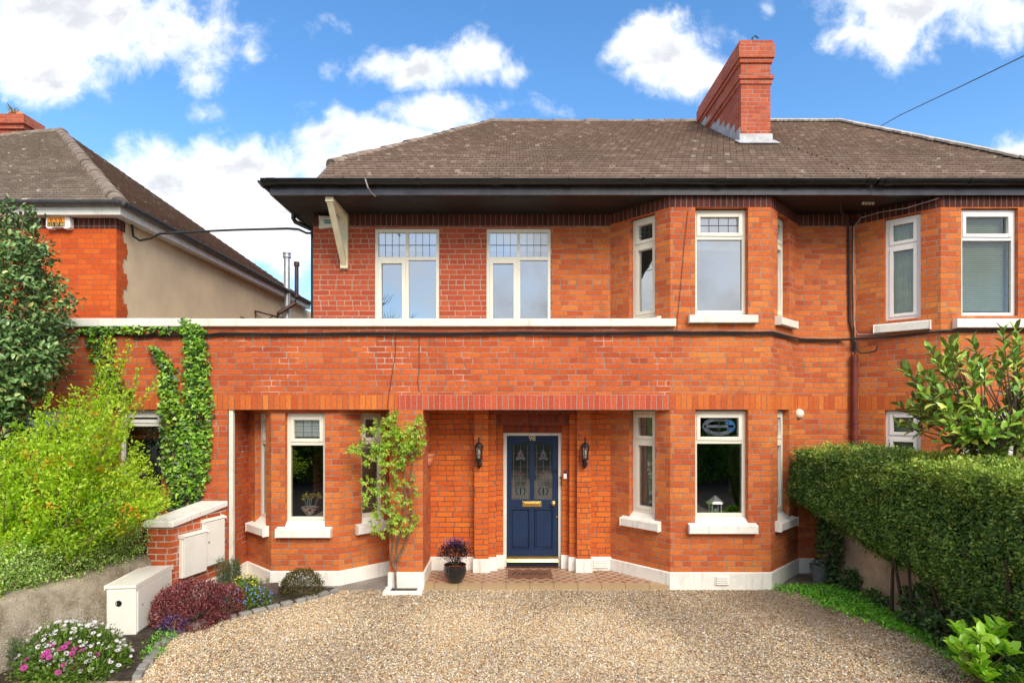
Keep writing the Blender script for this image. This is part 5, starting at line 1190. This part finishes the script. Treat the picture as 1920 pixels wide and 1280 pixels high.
# --- bright laurel
M['laurel'] = leaf_mat('laurel_leaf', [(0,(0.184,0.437,0.023)),(.5,(0.322,0.609,0.0345)),(1,(0.483,0.736,0.0805))], .3, .35)
lau = thing('laurel_shrub', 'low bright lime-green laurel with broad leaves at the foot of the hedge', 'shrub', (4.05,5.0,0))
tips = [np.array((RNG.normal(4.06,.17), RNG.normal(5.02,.13), RNG.uniform(.16,.62))) for _ in range(44)]; tips = [t for t in tips if abs(t[0]-4.06) < .36]
C, T, N_ = [], [], []
for t in tips:
    ax = unit((t-np.array((4.06,5.1,-.1)))); k0 = RNG.uniform(0,6.28)
    for j in range(6):
        a = k0+j*2.4; s_ = np.array((math.cos(a), math.sin(a), .25+.12*j)); C.append(t-ax*.02*(6-j)); T.append(s_+ax*.5); N_.append(np.array((0,-.35,1))+ax*.3-s_*.3)
scatter_mesh('foliage', C, T, N_, RNG.uniform(.085,.14,len(C)), RNG.uniform(.058,.088,len(C)), T_LEAF, M['laurel'], lau)
stems(lau, 'stems', [((4.06,5.1,0), tuple(t), (0,0,.03)) for t in tips], r0=.008, r1=.005)

# --- magnolia beyond the hedge
M['magn'] = leaf_mat('magnolia_leaf', [(0,(0.151,0.341,0.0446)),(.45,(0.329,0.607,0.0668)),(.8,(0.607,0.85,0.111)),(.96,(0.85,0.85,0.223)),(1,(0.85,0.827,0.111))], .2, .2, back=(.15,.17,.05), spec=.6)
mag = thing('magnolia_tree', 'young magnolia tree with long glossy leaves rising above the hedge', 'tree', (5.5,6.4,0))
base = np.array((5.45,6.45,.0)); C, T, N_ = [], [], []; lines = []
tips = []
while len(tips) < 160:
    d = rdir(1)[0]; p = np.array((5.14,6.3,2.56))+d*RNG.uniform(.35,1.0)**.6*np.array((1.0,.62,.72))
    if p[2] < 1.95 and p[0] < 4.75: continue
    px = CX+p[0]*F/p[1]; py = HY-(p[2]-H)*F/p[1]
    if py < 640 and px < 1835: continue
    if py < 690 and px < 1745: continue
    tips.append(p)
forks = [np.array((5.2,6.3,1.9)), np.array((5.45,6.35,2.1)), np.array((5.0,6.2,2.0)), np.array((5.65,6.5,2.1))]
for f_ in forks: lines.append((base, f_, (0,0,.0)))
for t in tips:
    f_ = min(forks, key=lambda q: np.linalg.norm(q-t)); lines.append((f_, t, (0,0,RNG.uniform(-.08,.04))))
    ax = unit(t-f_); k0 = RNG.uniform(0,6.28)
    e1 = unit(np.cross(ax, (0,0,1.)+RNG.normal(0,.05,3))); e2 = np.cross(ax, e1)
    for j in range(9):
        a = k0+j*2.4; s_ = e1*math.cos(a)+e2*math.sin(a); C.append(t-ax*.028*(8-j)); T.append(s_*(1.-.06*j)+ax*(.35+.09*j)+np.array((0,-.1,.12))); N_.append(ax+np.array((0,0,.6))-s_*.4)
scatter_mesh('crown', C, T, N_, RNG.uniform(.105,.18,len(C)), RNG.uniform(.05,.075,len(C)), T_LEAF, M['magn'], mag, smooth=False)
stems(mag, 'branches', lines[4:], r0=.011, r1=.005); stems(mag, 'trunk', lines[:4], r0=.03, r1=.016, n=7)

# --- dark evergreen at the left edge
M['evg'] = leaf_mat('evergreen_leaf', [(0,(0.0843,0.18,0.053)),(.5,(0.205,0.372,0.108)),(.85,(0.361,0.555,0.18)),(.96,(0.674,0.795,0.288)),(1,(0.818,0.626,0.215))], .28, .12, back=(.10,.15,.07), spec=.5)
evg = thing('evergreen_tree', 'tall dark evergreen tree with leathery leaves in front of the orange brick gable', 'tree', (-6.1,6.8,0))
lobes = [((-6.15,6.75,3.55),(.95,.75,.95)),((-5.98,6.6,3.05),(.86,.7,.7)),((-6.1,6.7,4.1),(.75,.6,.72)),((-5.9,6.5,2.75),(.6,.5,.45)),((-6.3,6.6,2.4),(.75,.5,.65)),((-5.5,6.6,3.0),(.40,.4,.34)),((-6.0,6.5,2.2),(.5,.4,.4))]
P, O = lobe_points(lobes, 5200, .6); P = P+O*(bulge(P, 1.6, .16)+bulge(P, 4.5, .09))[:, None]
C, T, N_ = clumps(P, O, 7, .032, .9, .15)
scatter_mesh('crown', C, T, N_, RNG.uniform(.048,.082,len(C)), RNG.uniform(.028,.044,len(C)), T_LEAF, M['evg'], evg)
ls = [((-6.1,6.8,.0), (-6.05,6.75,2.3), (.03,0,0))]; stems(evg, 'trunk', ls, r0=.09, r1=.06, n=8)
stems(evg, 'branches', [((-6.05,6.75,2.2), tuple(P[i]), (0,0,.1)) for i in RNG.integers(0, len(P), 60)], r0=.025, r1=.006)

# --- barberry: arching shoots with whorls of lime leaves and orange flowers
M['barb'] = leaf_mat('barberry_leaf', [(0,(0.22,0.388,0.0165)),(.4,(0.418,0.63,0.0206)),(.8,(0.572,0.752,0.0413)),(1,(0.704,0.8,0.123))], .45, .4)
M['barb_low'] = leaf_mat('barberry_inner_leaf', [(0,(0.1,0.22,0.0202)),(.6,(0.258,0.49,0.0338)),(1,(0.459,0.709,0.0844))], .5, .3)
M['orange'] = leaf_mat('orange_blossom', [(0,(.62,.22,.01)),(1,(.80,.42,.02))], .6, .2)
barb = thing('barberry_shrub', 'big lime-green barberry bush with orange blossom spilling over the low garden wall', 'shrub', (-5.1,6.7,0))
tipspx = [(203,632,7.0),(247,642,7.05),(228,668,7.),(190,690,6.9),(262,690,7.1),(300,705,7.2),(205,720,6.8),(235,730,6.9),(165,730,6.7),(140,730,6.6),(120,745,6.5),(245,800,6.9),(215,650,7.),(180,760,6.7),(95,740,6.4),(262,830,6.9),(70,770,6.2),(30,790,6.),(5,830,5.9)]
lines = []
for px, py, D in tipspx:
    p = W(px, py, D); lines.append(((-5.1+random.uniform(-.35,.35), 6.7+random.uniform(-.3,.2), .2), tuple(p), (random.uniform(-.12,.05),0,random.uniform(.0,.2))))
for i in range(330):
    a = random.uniform(0, math.pi*2); e_ = random.random()**.7
    px = random.uniform(-60, 318); top = np.interp(px, [-60,0,60,120,200,245,262,290,318], [860,830,800,752,715,745,830,885,930]); bot = np.interp(px, [-60,0,100,200,280,318], [1110,1080,1040,1000,970,955])
    py = top+(bot-top)*random.random()**1.1; D = random.uniform(5.9, 7.4) if px > 150 else random.uniform(5.5, 7.0)
    D = min(D, 5.7+ (px+60)/378*1.7+.3)
    p = W(px, py, D); b0 = (-5.1+random.uniform(-.55,.4), 6.6+random.uniform(-.7,.4), .25)
    lines.append((b0, tuple(p), (0,0,random.uniform(.05,.3))))
C, D_ = shoot_leaves(lines[:21], 340, .35, .022); C2, D2_ = shoot_leaves(lines[21:], 120, .35, .035)
C = np.concatenate([C, C2]); D_ = np.concatenate([D_, D2_]); T = unit(rdir(len(C))+D_*.6+np.array([0,0,.3]))
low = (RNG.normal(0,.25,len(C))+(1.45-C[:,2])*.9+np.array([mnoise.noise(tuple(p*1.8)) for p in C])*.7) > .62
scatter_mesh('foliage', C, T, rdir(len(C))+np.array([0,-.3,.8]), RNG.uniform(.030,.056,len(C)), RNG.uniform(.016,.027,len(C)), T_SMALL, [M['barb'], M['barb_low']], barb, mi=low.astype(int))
fl_l = [lines[i] for i in RNG.integers(0, len(lines), 150)]; Cf = []
for a, b_, bend in fl_l:
    t = random.uniform(.6,.95); p = np.array(a)+(np.array(b_)-np.array(a))*t+np.array(bend)*4*t*(1-t); Cf.append(p+RNG.normal(0,.028,(12,3)))
Cf = np.concatenate(Cf); scatter_mesh('blossom', Cf, rdir(len(Cf)), rdir(len(Cf)), .034, .03, T_SMALL, M['orange'], barb)
stems(barb, 'stems', lines[:21]+lines[21:130], r0=.010, r1=.003, n=4)
# --- small-leaved cotoneaster on top of the low wall
M['coto'] = leaf_mat('cotoneaster_leaf', [(0,(0.16,0.293,0.0589)),(.5,(0.421,0.675,0.134)),(.85,(0.683,0.818,0.236)),(1,(0.729,0.818,0.472))], .5, .25)
coto = thing('cotoneaster_shrub', 'small-leaved grey-green shrub trailing along the top of the low concrete wall', 'shrub', (-4.75,6.2,0)); lines = []
for i in range(230):
    t = random.random(); p0 = Vector((-4.72-.02+.40*t-.3, 5.25+1.7*t, .35)); p1 = Vector((-4.62+.40*t+random.uniform(-.40,.0), 5.25+1.72*t, random.uniform(.68,1.15))); lines.append((tuple(p0), tuple(p1), (random.uniform(-.05,.05), random.uniform(-.2,.2), .1)))
C, D_ = shoot_leaves(lines, 62, .3, .025)
scatter_mesh('foliage', C, unit(rdir(len(C))+D_*.5), rdir(len(C))+np.array([0,-.2,.8]), RNG.uniform(.016,.032,len(C)), RNG.uniform(.010,.018,len(C)), T_SMALL, M['coto'], coto); stems(coto, 'stems', lines[:110], r0=.006, r1=.002, n=4)
# neighbour's dark planting filling behind
bush('garden_shrub', 'dark shady shrub behind the lime-green barberry', 'shrub', [((-5.6,7.3,.9),(.9,.4,.9)),((-4.75,7.35,.7),(.4,.3,.65)),((-6.4,6.9,1.0),(.8,.5,.9))], 1500, 4, .05, (.05,.09), (.03,.05), M['dkleaf'], T_IVY)
bush('euphorbia_plant', 'pale yellow-green clump of leaves peeping over the low concrete wall', 'plant', [((-4.86,5.35,.70),(.15,.14,.10))], 50, 6, .025, (.03,.05), (.015,.022), leaf_mat('pale_leaf', [(0,(.25,.36,.03)),(1,(.45,.52,.08))], .5, .3), base=(-4.9,5.4,.3))

# --- ivy on the parapet wall
M['ivy'] = leaf_mat('ivy_leaf', [(0,(0.0665,0.173,0.016)),(.4,(0.173,0.373,0.0266)),(.8,(0.319,0.559,0.0466)),(1,(0.506,0.718,0.106))], .3, .2)
M['ivy_dk'] = leaf_mat('ivy_gap_shade', [(0,(.012,.032,.012)),(.6,(.03,.065,.02)),(1,(.06,.12,.03))], .3, .15)  # dark leaf colour painted in for the shaded gaps and depth between leaves
def ivy(name, label, polys, n, dens_dark=0., D=D1):
    t = thing(name, label, 'ivy', tuple(W(350,1000,D)*1.0)); C = []
    for pl_, cnt in polys:
        ys_ = [p[0] for p in pl_]; l_ = [p[1] for p in pl_]; r_ = [p[2] for p in pl_]
        y = RNG.uniform(min(ys_), max(ys_), cnt); u = RNG.uniform(0, 1, cnt); wob = np.array([mnoise.noise((yy*.05, 0, 3)) for yy in y])*7
        x = np.interp(y, ys_, l_)+wob+(np.interp(y, ys_, r_)-np.interp(y, ys_, l_))*u+RNG.normal(0,2.5,cnt); bulg = np.sin(np.pi*np.clip(u,0,1))
        dd = D-.03-RNG.uniform(0,.07,cnt)*bulg; C.append(np.stack([(x-CX)*D/F, dd, H+(HY-y)*D/F], 1))
    C = np.concatenate(C); m_ = len(C); T = np.stack([RNG.normal(0,.8,m_), RNG.uniform(-.9,.1,m_), -RNG.uniform(-.2,1.,m_)], 1); N_ = np.stack([RNG.normal(0,.6,m_), -np.ones(m_), RNG.uniform(-.1,1.1,m_)], 1)
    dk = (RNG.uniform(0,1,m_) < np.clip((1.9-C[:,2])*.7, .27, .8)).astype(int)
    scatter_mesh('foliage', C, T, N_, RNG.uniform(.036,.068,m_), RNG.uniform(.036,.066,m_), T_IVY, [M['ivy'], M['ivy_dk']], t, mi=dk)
    q = MB()
    for pl_, cnt in polys:
        for k in range(3):
            pts = [W(p[1]+(p[2]-p[1])*(.3+.2*k)+random.uniform(-4,4), p[0], D-.015) for p in pl_]
            if len(pts) > 1: q.tube(pts, .008, 5)
    q.build('stems', M['bark'], t); return t
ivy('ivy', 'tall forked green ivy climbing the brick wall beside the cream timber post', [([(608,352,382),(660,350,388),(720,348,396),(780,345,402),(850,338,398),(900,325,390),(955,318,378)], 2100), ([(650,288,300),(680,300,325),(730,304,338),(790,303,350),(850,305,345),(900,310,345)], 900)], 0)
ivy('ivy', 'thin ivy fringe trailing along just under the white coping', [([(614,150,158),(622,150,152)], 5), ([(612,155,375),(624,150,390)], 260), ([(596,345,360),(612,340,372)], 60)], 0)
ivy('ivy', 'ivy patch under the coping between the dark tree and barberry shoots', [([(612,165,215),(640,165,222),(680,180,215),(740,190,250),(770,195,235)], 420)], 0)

# --- climber on the porch pillar
M['vine'] = leaf_mat('vine_leaf', [(0,(0.149,0.299,0.023)),(.5,(0.31,0.494,0.0345)),(.9,(0.483,0.632,0.069)),(1,(0.575,0.391,0.069))], .4, .35)
vine = thing('climbing_plant', 'leafy climber with bare lower stems trained up the porch pillar', 'climbing plant', (-1.5,7.75,0))
lines = []; B_ = W(742,1108,7.78)
trunk = [W(742,1110,7.76), W(741,1060,7.8), W(745,1020,7.81), W(752,990,7.8), W(760,940,7.82), W(757,880,7.82), W(752,820,7.8), W(738,780,7.78)]
tr2 = [W(745,1050,7.79), W(765,1005,7.81), W(772,960,7.82), W(766,910,7.82), W(775,860,7.81), W(778,800,7.8)]
tr3 = [W(742,1070,7.79), W(733,1045,7.8), W(738,1010,7.82), W(728,960,7.82), W(722,900,7.8), W(715,840,7.8)]
q = MB()
for t_ in (trunk, tr2, tr3): q.tube(t_, [.016-.011*i/(len(t_)-1) for i in range(len(t_))], 6)
for a, b_ in (((742,880),(776,838)),((742,830),(778,800)),((745,860),(775,905)),((758,850),(779,858)),((730,850),(690,830))): q.tube([W(*a,7.8), W(*b_,7.82)], .005, 4)
cl = []
def clus(px, py, rx, ry, cnt, d0=7.62, d1=7.84):
    for _ in range(int(cnt*.9)): 
        a = random.uniform(0,6.28); r_ = random.random()**.5; cl.append(W(px+rx*r_*math.cos(a), py+ry*r_*math.sin(a), random.uniform(d0, d1)))
for c_ in ((715,825,45,35,50),(760,820,40,28,46),(690,840,30,14,18),(660,838,18,9,9),(735,785,16,20,14),(700,880,22,40,26),(705,930,25,35,26),(720,975,30,28,34),(742,950,18,50,18),(765,985,20,20,12),(775,830,20,35,26),(755,880,25,30,16),(785,805,12,30,12),(770,930,16,30,10),(785,965,10,14,5),(718,800,35,18,22),(745,870,30,20,12),(735,845,40,25,26)): clus(*c_)
C, T, N_ = [], [], []
for p in cl:
    a0 = random.uniform(0,6.28); ax = np.array((math.cos(a0)*.8, -.5, math.sin(a0)*.5-.35))
    for j in range(5):
        a = (j-2)*.75; v = np.array((ax[0]*math.cos(a)-ax[2]*math.sin(a), ax[1], ax[0]*math.sin(a)+ax[2]*math.cos(a))); C.append(np.array(p)+v*.012); T.append(v); N_.append(np.array((0,-.8,.6))+RNG.normal(0,.3,3))
scatter_mesh('foliage', C, T, N_, RNG.uniform(.038,.066,len(C)), RNG.uniform(.02,.032,len(C)), T_LEAF, M['vine'], vine)
for p in random.sample(cl, 160):
    g_ = min(trunk+tr2+tr3, key=lambda t: (t-p).length); q.tube([g_, g_.lerp(p, .5)+Vector((0,-.03,.03)), p], .003, 4)
q.build('stems', M['bark'], vine, smooth=True)
# white kerb round the climber's root
kb = thing('planting_kerb', 'small white painted kerb round the root of the climber at the pillar base', 'kerb', (-1.42,7.7,0))
q = MB()
for pts in ([(-1.68,7.60),(-1.17,7.60),(-1.17,7.66),(-1.68,7.66)], [(-1.68,7.661),(-1.60,7.661),(-1.60,7.838),(-1.68,7.838)], [(-1.25,7.661),(-1.17,7.661),(-1.17,7.838),(-1.25,7.838)]):
    q.poly_ext([(x,y,.045) for x, y in pts], (0,0,-.06))
q.build('kerb', M['white'], kb, bevel=.01)
q = MB(); q.face([(-1.6,7.66,.02),(-1.25,7.66,.02),(-1.25,7.838,.02),(-1.6,7.838,.02)]); q.build('soil', M['soil'], kb)

# --- flower bed planting
def head_mesh(name, tmpl, mat, center):
    q = MB(); tv, tf = tmpl
    for f in tf: q.face([tv[i] for i in f], 0)
    if center is not None: q.face([(.13*math.cos(a), .13*math.sin(a), .06) for a in np.linspace(0, 2*math.pi, 9)[:-1]], 1)
    me = bpy.data.meshes.new(name); me.from_pydata([tuple(v) for v in q.v], [], q.f); me.polygons.foreach_set('material_index', q.m)
    for m_ in [mat]+([center] if center is not None else []): me.materials.append(m_)
    return me
def flowers(parent, names, C, O, size, tmpl, mat, center=None):
    """the hundred nearest heads are parts of their own, the remainder one mesh"""
    C = np.array(C); O = unit(np.array(O)); size = np.broadcast_to(np.asarray(size, float), (len(C),)); order = np.argsort(C[:,1]-size*8); one, many = names; me = head_mesh(one, tmpl, mat, center)
    for i in order[:100]:
        o = bpy.data.objects.new(one, me); COL.objects.link(o); q = Vector(O[i]).to_track_quat('Z', 'Y'); o.rotation_mode = 'QUATERNION'; o.rotation_quaternion = q @ Matrix.Rotation(random.uniform(0,6.28), 3, 'Z').to_quaternion()
        o.location = C[i]; o.scale = (size[i],)*3; adopt(o, parent)
    r = order[100:]
    if len(r):
        o = scatter_mesh(many, C[r], np.cross(O[r], rdir(len(r))), O[r], size[r], size[r], tmpl, mat, parent); o['kind'] = 'stuff'
M['mid'] = leaf_mat('soft_green_leaf', [(0,(.06,.13,.015)),(.6,(.15,.28,.03)),(1,(.28,.40,.06))], .5, .3)
M['wpetal'] = leaf_mat('white_petal', [(0,(.70,.62,.68)),(1,(.84,.80,.82))], .6, .25); M['mpetal'] = leaf_mat('magenta_petal', [(0,(.45,.03,.22)),(1,(.62,.06,.36))], .6, .2); M['eye'] = plain('dark_flower_eye', (.05,.03,.09), .6)
t, P, O = bush('daisy_clump', 'mound of white daisies with purple eyes in front of the concrete wall', 'flowers', [((-4.08,5.50,.09),(.34,.34,.23)),((-4.25,5.48,.11),(.26,.28,.24)),((-3.80,5.36,.06),(.24,.26,.15))], 1300, 7, .03, (.03,.055), (.010,.018), M['mid'])
P, O = lobe_points([((-4.08,5.50,.11),(.35,.34,.25)),((-4.25,5.5,.13),(.28,.28,.27)),((-3.80,5.38,.07),(.26,.26,.16))], 520, 1.0, 1.12); kp = (O[:,2] > .1) | (O[:,1] < -.3); kp &= P[:,2] > .05; P, O = P[kp], O[kp]
flowers(t, ('daisy', 'daisies'), P, unit(O*.6+np.array([.1,-.4,.7])+rdir(len(P))*.55), RNG.uniform(.030,.053,len(P)), T_DAISY, M['wpetal'], M['eye'])
t, P, O = bush('magenta_daisies', 'magenta daisies in front of the white daisy mound', 'flowers', [((-4.12,5.22,.08),(.24,.18,.17)),((-3.9,5.2,.06),(.3,.15,.12))], 500, 7, .03, (.03,.055), (.010,.018), M['mid'])
P, O = lobe_points([((-4.1,5.24,.10),(.24,.2,.19)),((-3.95,5.3,.08),(.2,.14,.16))], 60, 1.0, 1.12); kp = (O[:,2] > 0) & (P[:,2] > .04); P, O = P[kp], O[kp]
flowers(t, ('daisy', 'daisies'), P, unit(O*.5+np.array([.1,-.45,.75])+rdir(len(P))*.25), RNG.uniform(.046,.064,len(P)), T_DAISY, M['mpetal'], M['eye'])
def spires(name, label, cat, pts, h, mat, per=90):
    t = thing(name, label, cat, pts[0]); ls = [(p, (p[0]+random.uniform(-.05,.05), p[1]+random.uniform(-.05,.05), p[2]+h*random.uniform(.7,1.1)), (random.uniform(-.02,.02),0,0)) for p in pts]
    C, D_ = shoot_leaves(ls, per, .15, .006); T = unit(rdir(len(C))+np.array([0,0,.45])); scatter_mesh('foliage', C, T, rdir(len(C)), RNG.uniform(.025,.05,len(C)), .006, T_SMALL, mat, t); stems(t, 'stems', ls, r0=.006, r1=.002, n=4); return t
M['rosem'] = leaf_mat('rosemary_leaf', [(0,(.03,.075,.025)),(.6,(.075,.15,.05)),(1,(.14,.24,.08))], .5, .2)
spires('euphorbia_spires', 'feathery green spires between the concrete wall and magenta daisies', 'plant', [(-4.45+random.uniform(-.1,.22), 5.25+random.uniform(-.08,.12), .02) for _ in range(14)], .30, M['rosem'])
spires('rosemary_bush', 'upright green rosemary in the corner beside the cream timber post', 'shrub', [(-3.66+random.uniform(-.13,.13), 7.55+random.uniform(-.1,.1), .03) for _ in range(30)], .46, M['rosem'], 110)
spires('rosemary_bush', 'lower soft green herb spreading between the rosemary and bay plinth', 'herb', [(-3.38+random.uniform(-.16,.16), 7.60+random.uniform(-.1,.1), .03) for _ in range(22)], .2, M['mid'])
M['heath'] = leaf_mat('heather_leaf', [(0,(.11,.02,.026)),(.4,(.24,.045,.06)),(.75,(.38,.11,.12)),(.93,(.50,.24,.22)),(1,(.26,.15,.06))], .6, .2)
bush('heather', 'rounded wine-red heather mound beside the cream cabinet', 'heather', [((-3.62,6.68,.14),(.32,.34,.30)),((-3.78,6.62,.14),(.24,.3,.28)),((-3.42,6.85,.12),(.26,.3,.22)),((-3.5,6.5,.1),(.22,.2,.18))], 3600, 8, .014, (.016,.032), (.009,.015), M['heath'], rmin=.8, up=.5)
t, P, O = bush('forget_me_nots', 'clump of small blue forget-me-nots by the stone edging', 'flowers', [((-3.27,7.08,.1),(.20,.2,.17)),((-3.1,7.15,.08),(.16,.16,.14))], 420, 5, .02, (.02,.04), (.01,.016), M['mid'])
P, O = lobe_points([((-3.27,7.06,.12),(.21,.2,.19)),((-3.08,7.13,.1),(.17,.16,.15))], 460, 1.0, 1.12); kp = (O[:,2] > -.1) & (P[:,2] > .06); P, O = P[kp], O[kp]
flowers(t, ('blue_flower', 'blue_flowers'), P, unit(O+rdir(len(P))*.5), RNG.uniform(.014,.022,len(P)), T_DISC, leaf_mat('blue_petal', [(0,(.05,.14,.50)),(1,(.20,.33,.72))], .6, .2))
t, P, O = bush('yellow_flowers', 'small clump of yellow flowers just behind the blue forget-me-nots', 'flowers', [((-3.32,7.32,.12),(.18,.12,.18))], 160, 5, .02, (.02,.04), (.01,.016), M['mid'])
P, O = lobe_points([((-3.3,7.30,.16),(.20,.13,.19))], 130, 1.0, 1.12); kp = O[:,2] > -.2; P, O = P[kp], O[kp]
flowers(t, ('yellow_flower', 'yellow_flowers'), P, unit(O+rdir(len(P))*.5), RNG.uniform(.018,.028,len(P)), T_DISC, leaf_mat('bright_yellow_petal', [(0,(.70,.55,.02)),(1,(.80,.72,.05))], .6, .2))
bush('hebe_shrub', 'round olive-brown dwarf shrub beside the slate edging board', 'shrub', [((-2.72,7.58,.13),(.25,.2,.20))], 760, 6, .014, (.018,.035), (.008,.013), leaf_mat('olive_leaf', [(0,(.055,.05,.016)),(.6,(.12,.10,.03)),(1,(.20,.18,.055))], .5, .2), rmin=.8, up=.6)
t, P, O = bush('lavender_clump', 'small dark violet flowers at the foot of the wine-red heather', 'flowers', [((-3.62,6.27,.08),(.13,.13,.13))], 120, 5, .015, (.015,.03), (.008,.012), leaf_mat('violet_leaf', [(0,(.05,.03,.10)),(.6,(.10,.07,.24)),(1,(.16,.13,.36))], .6, .2))
bush('weed_tuft', 'fresh green weeds at the gravel edge below the cabinet', 'weeds', [((-3.62,6.05,.03),(.12,.16,.05)),((-3.5,5.7,.02),(.12,.12,.06))], 120, 4, .02, (.02,.035), (.012,.02), M['lawn'])
q = MB(); f = ((-3.42,7.46),(.96,.28)); q.lbox(f, 0, .42, 0, .03, .0, .17); q.lbox(f, -.02, .015, -.05, .0, 0, .15); o = q.build('slate_edging', plain('purple_brown_slate', (.11,.07,.065), .7, var=.25, bmp=.3), bevel=.004); tag(o, 'purple-brown slate board between the rosemary and the olive dwarf shrub', 'slate edging')
# bucket by the right-hand corner
bu = thing('bucket', 'rusty grey metal bucket at the corner between bay and hedge', 'bucket', (4.27,8.15,.012))
q = MB(); q.lathe([(0,.004),(.085,.004),(.125,.235),(.132,.24),(.125,.245),(.118,.235),(.08,.02),(0,.02)], (4.27,8.15,.012), 20); q.build('bucket_body', plain('rusty_zinc', (.26,.27,.28), .55, .5, var=.3, stain=(.20,.08,.03), stain_amt=.9), bu, smooth=True)
q = MB(); q.tube([(4.27+.128*math.cos(a), 8.15, .24-.07*math.sin(a)) for a in np.linspace(0, math.pi, 9)], .005, 5); q.build('handle', M['iron'], bu)

# --- trees across the road behind the camera (seen mirrored in the ground floor glass)
back = thing('street_hedge', 'tall dark roadside hedge opposite the house', 'hedge', (0,-4.6,0))
n = 26000; P = np.stack([RNG.uniform(-11, 11, n), -4.4+RNG.normal(0,.35,n), RNG.uniform(0,1,n)**.9*3.4], 1); P[:,2] *= 1+.25*np.array([mnoise.noise((x*.6,0,0)) for x in P[:,0]])
scatter_mesh('foliage', P, rdir(n), np.array([0,.8,.5])+rdir(n)*.6, RNG.uniform(.10,.2,n), RNG.uniform(.06,.11,n), T_SMALL, M['dkleaf'], back)
def street_tree(label, x, y, h, crown, leafy):
    t = thing('street_tree', label, 'tree', (x,y,0), 'trees across the road'); q = MB(); rnd = random.Random(int(abs(x*7)))
    def grow(p, d, L, r, k):
        e = p+d*L; q.tube([p, p.lerp(e, .5)+Vector((rnd.uniform(-.05,.05),)*3)*L, e], [r, r*.8, r*.62], 5, cap=False)
        if k == 0: return
        for _ in range(3): grow(p.lerp(e, rnd.uniform(.55,1.)), (d+Vector((rnd.uniform(-.8,.8), rnd.uniform(-.8,.8), rnd.uniform(-.1,.6)))).normalized(), L*rnd.uniform(.55,.8), r*.55, k-1)
    grow(Vector((x,y,0)), Vector((0,0,1)), h*.38, .13, 5 if not leafy else 3); q.build('trunk', M['darkbark'], t)
    if leafy:
        P, O = lobe_points(crown, 1500, .5); C, T, N_ = clumps(P, O, 5, .1); scatter_mesh('crown', C, T, N_, RNG.uniform(.12,.22,len(C)), RNG.uniform(.07,.12,len(C)), T_SMALL, M['dkleaf'], t)
street_tree('bare branched tree across the road from the house', -5.7, -5.6, 8.2, None, False)
bush('street_shrub', 'bright green shrub before the roadside hedge, opposite the bay with the flower bowl', 'shrub', [((-6.8,-3.5,.8),(.9,.5,.9)),((-7.4,-3.4,1.7),(.5,.4,.8))], 700, 5, .06, (.06,.11), (.03,.06), M['barb_low'])
bush('street_shrub', 'bright green shrub before the roadside hedge, opposite the bay with the candle lantern', 'shrub', [((6.5,-3.5,.8),(.7,.5,.9)),((7.2,-3.4,1.6),(.4,.4,1.0)),((5.9,-3.5,.5),(.5,.4,.6))], 700, 5, .06, (.06,.11), (.03,.06), M['barb_low'])
q = MB(); q.box(-11, 11, -4.9, -4.6, 0, 3.2); q.build('dark_core', bpy.data.materials['dark_core'], back)  # opaque dark block inside this hedge too, in place of real twigs
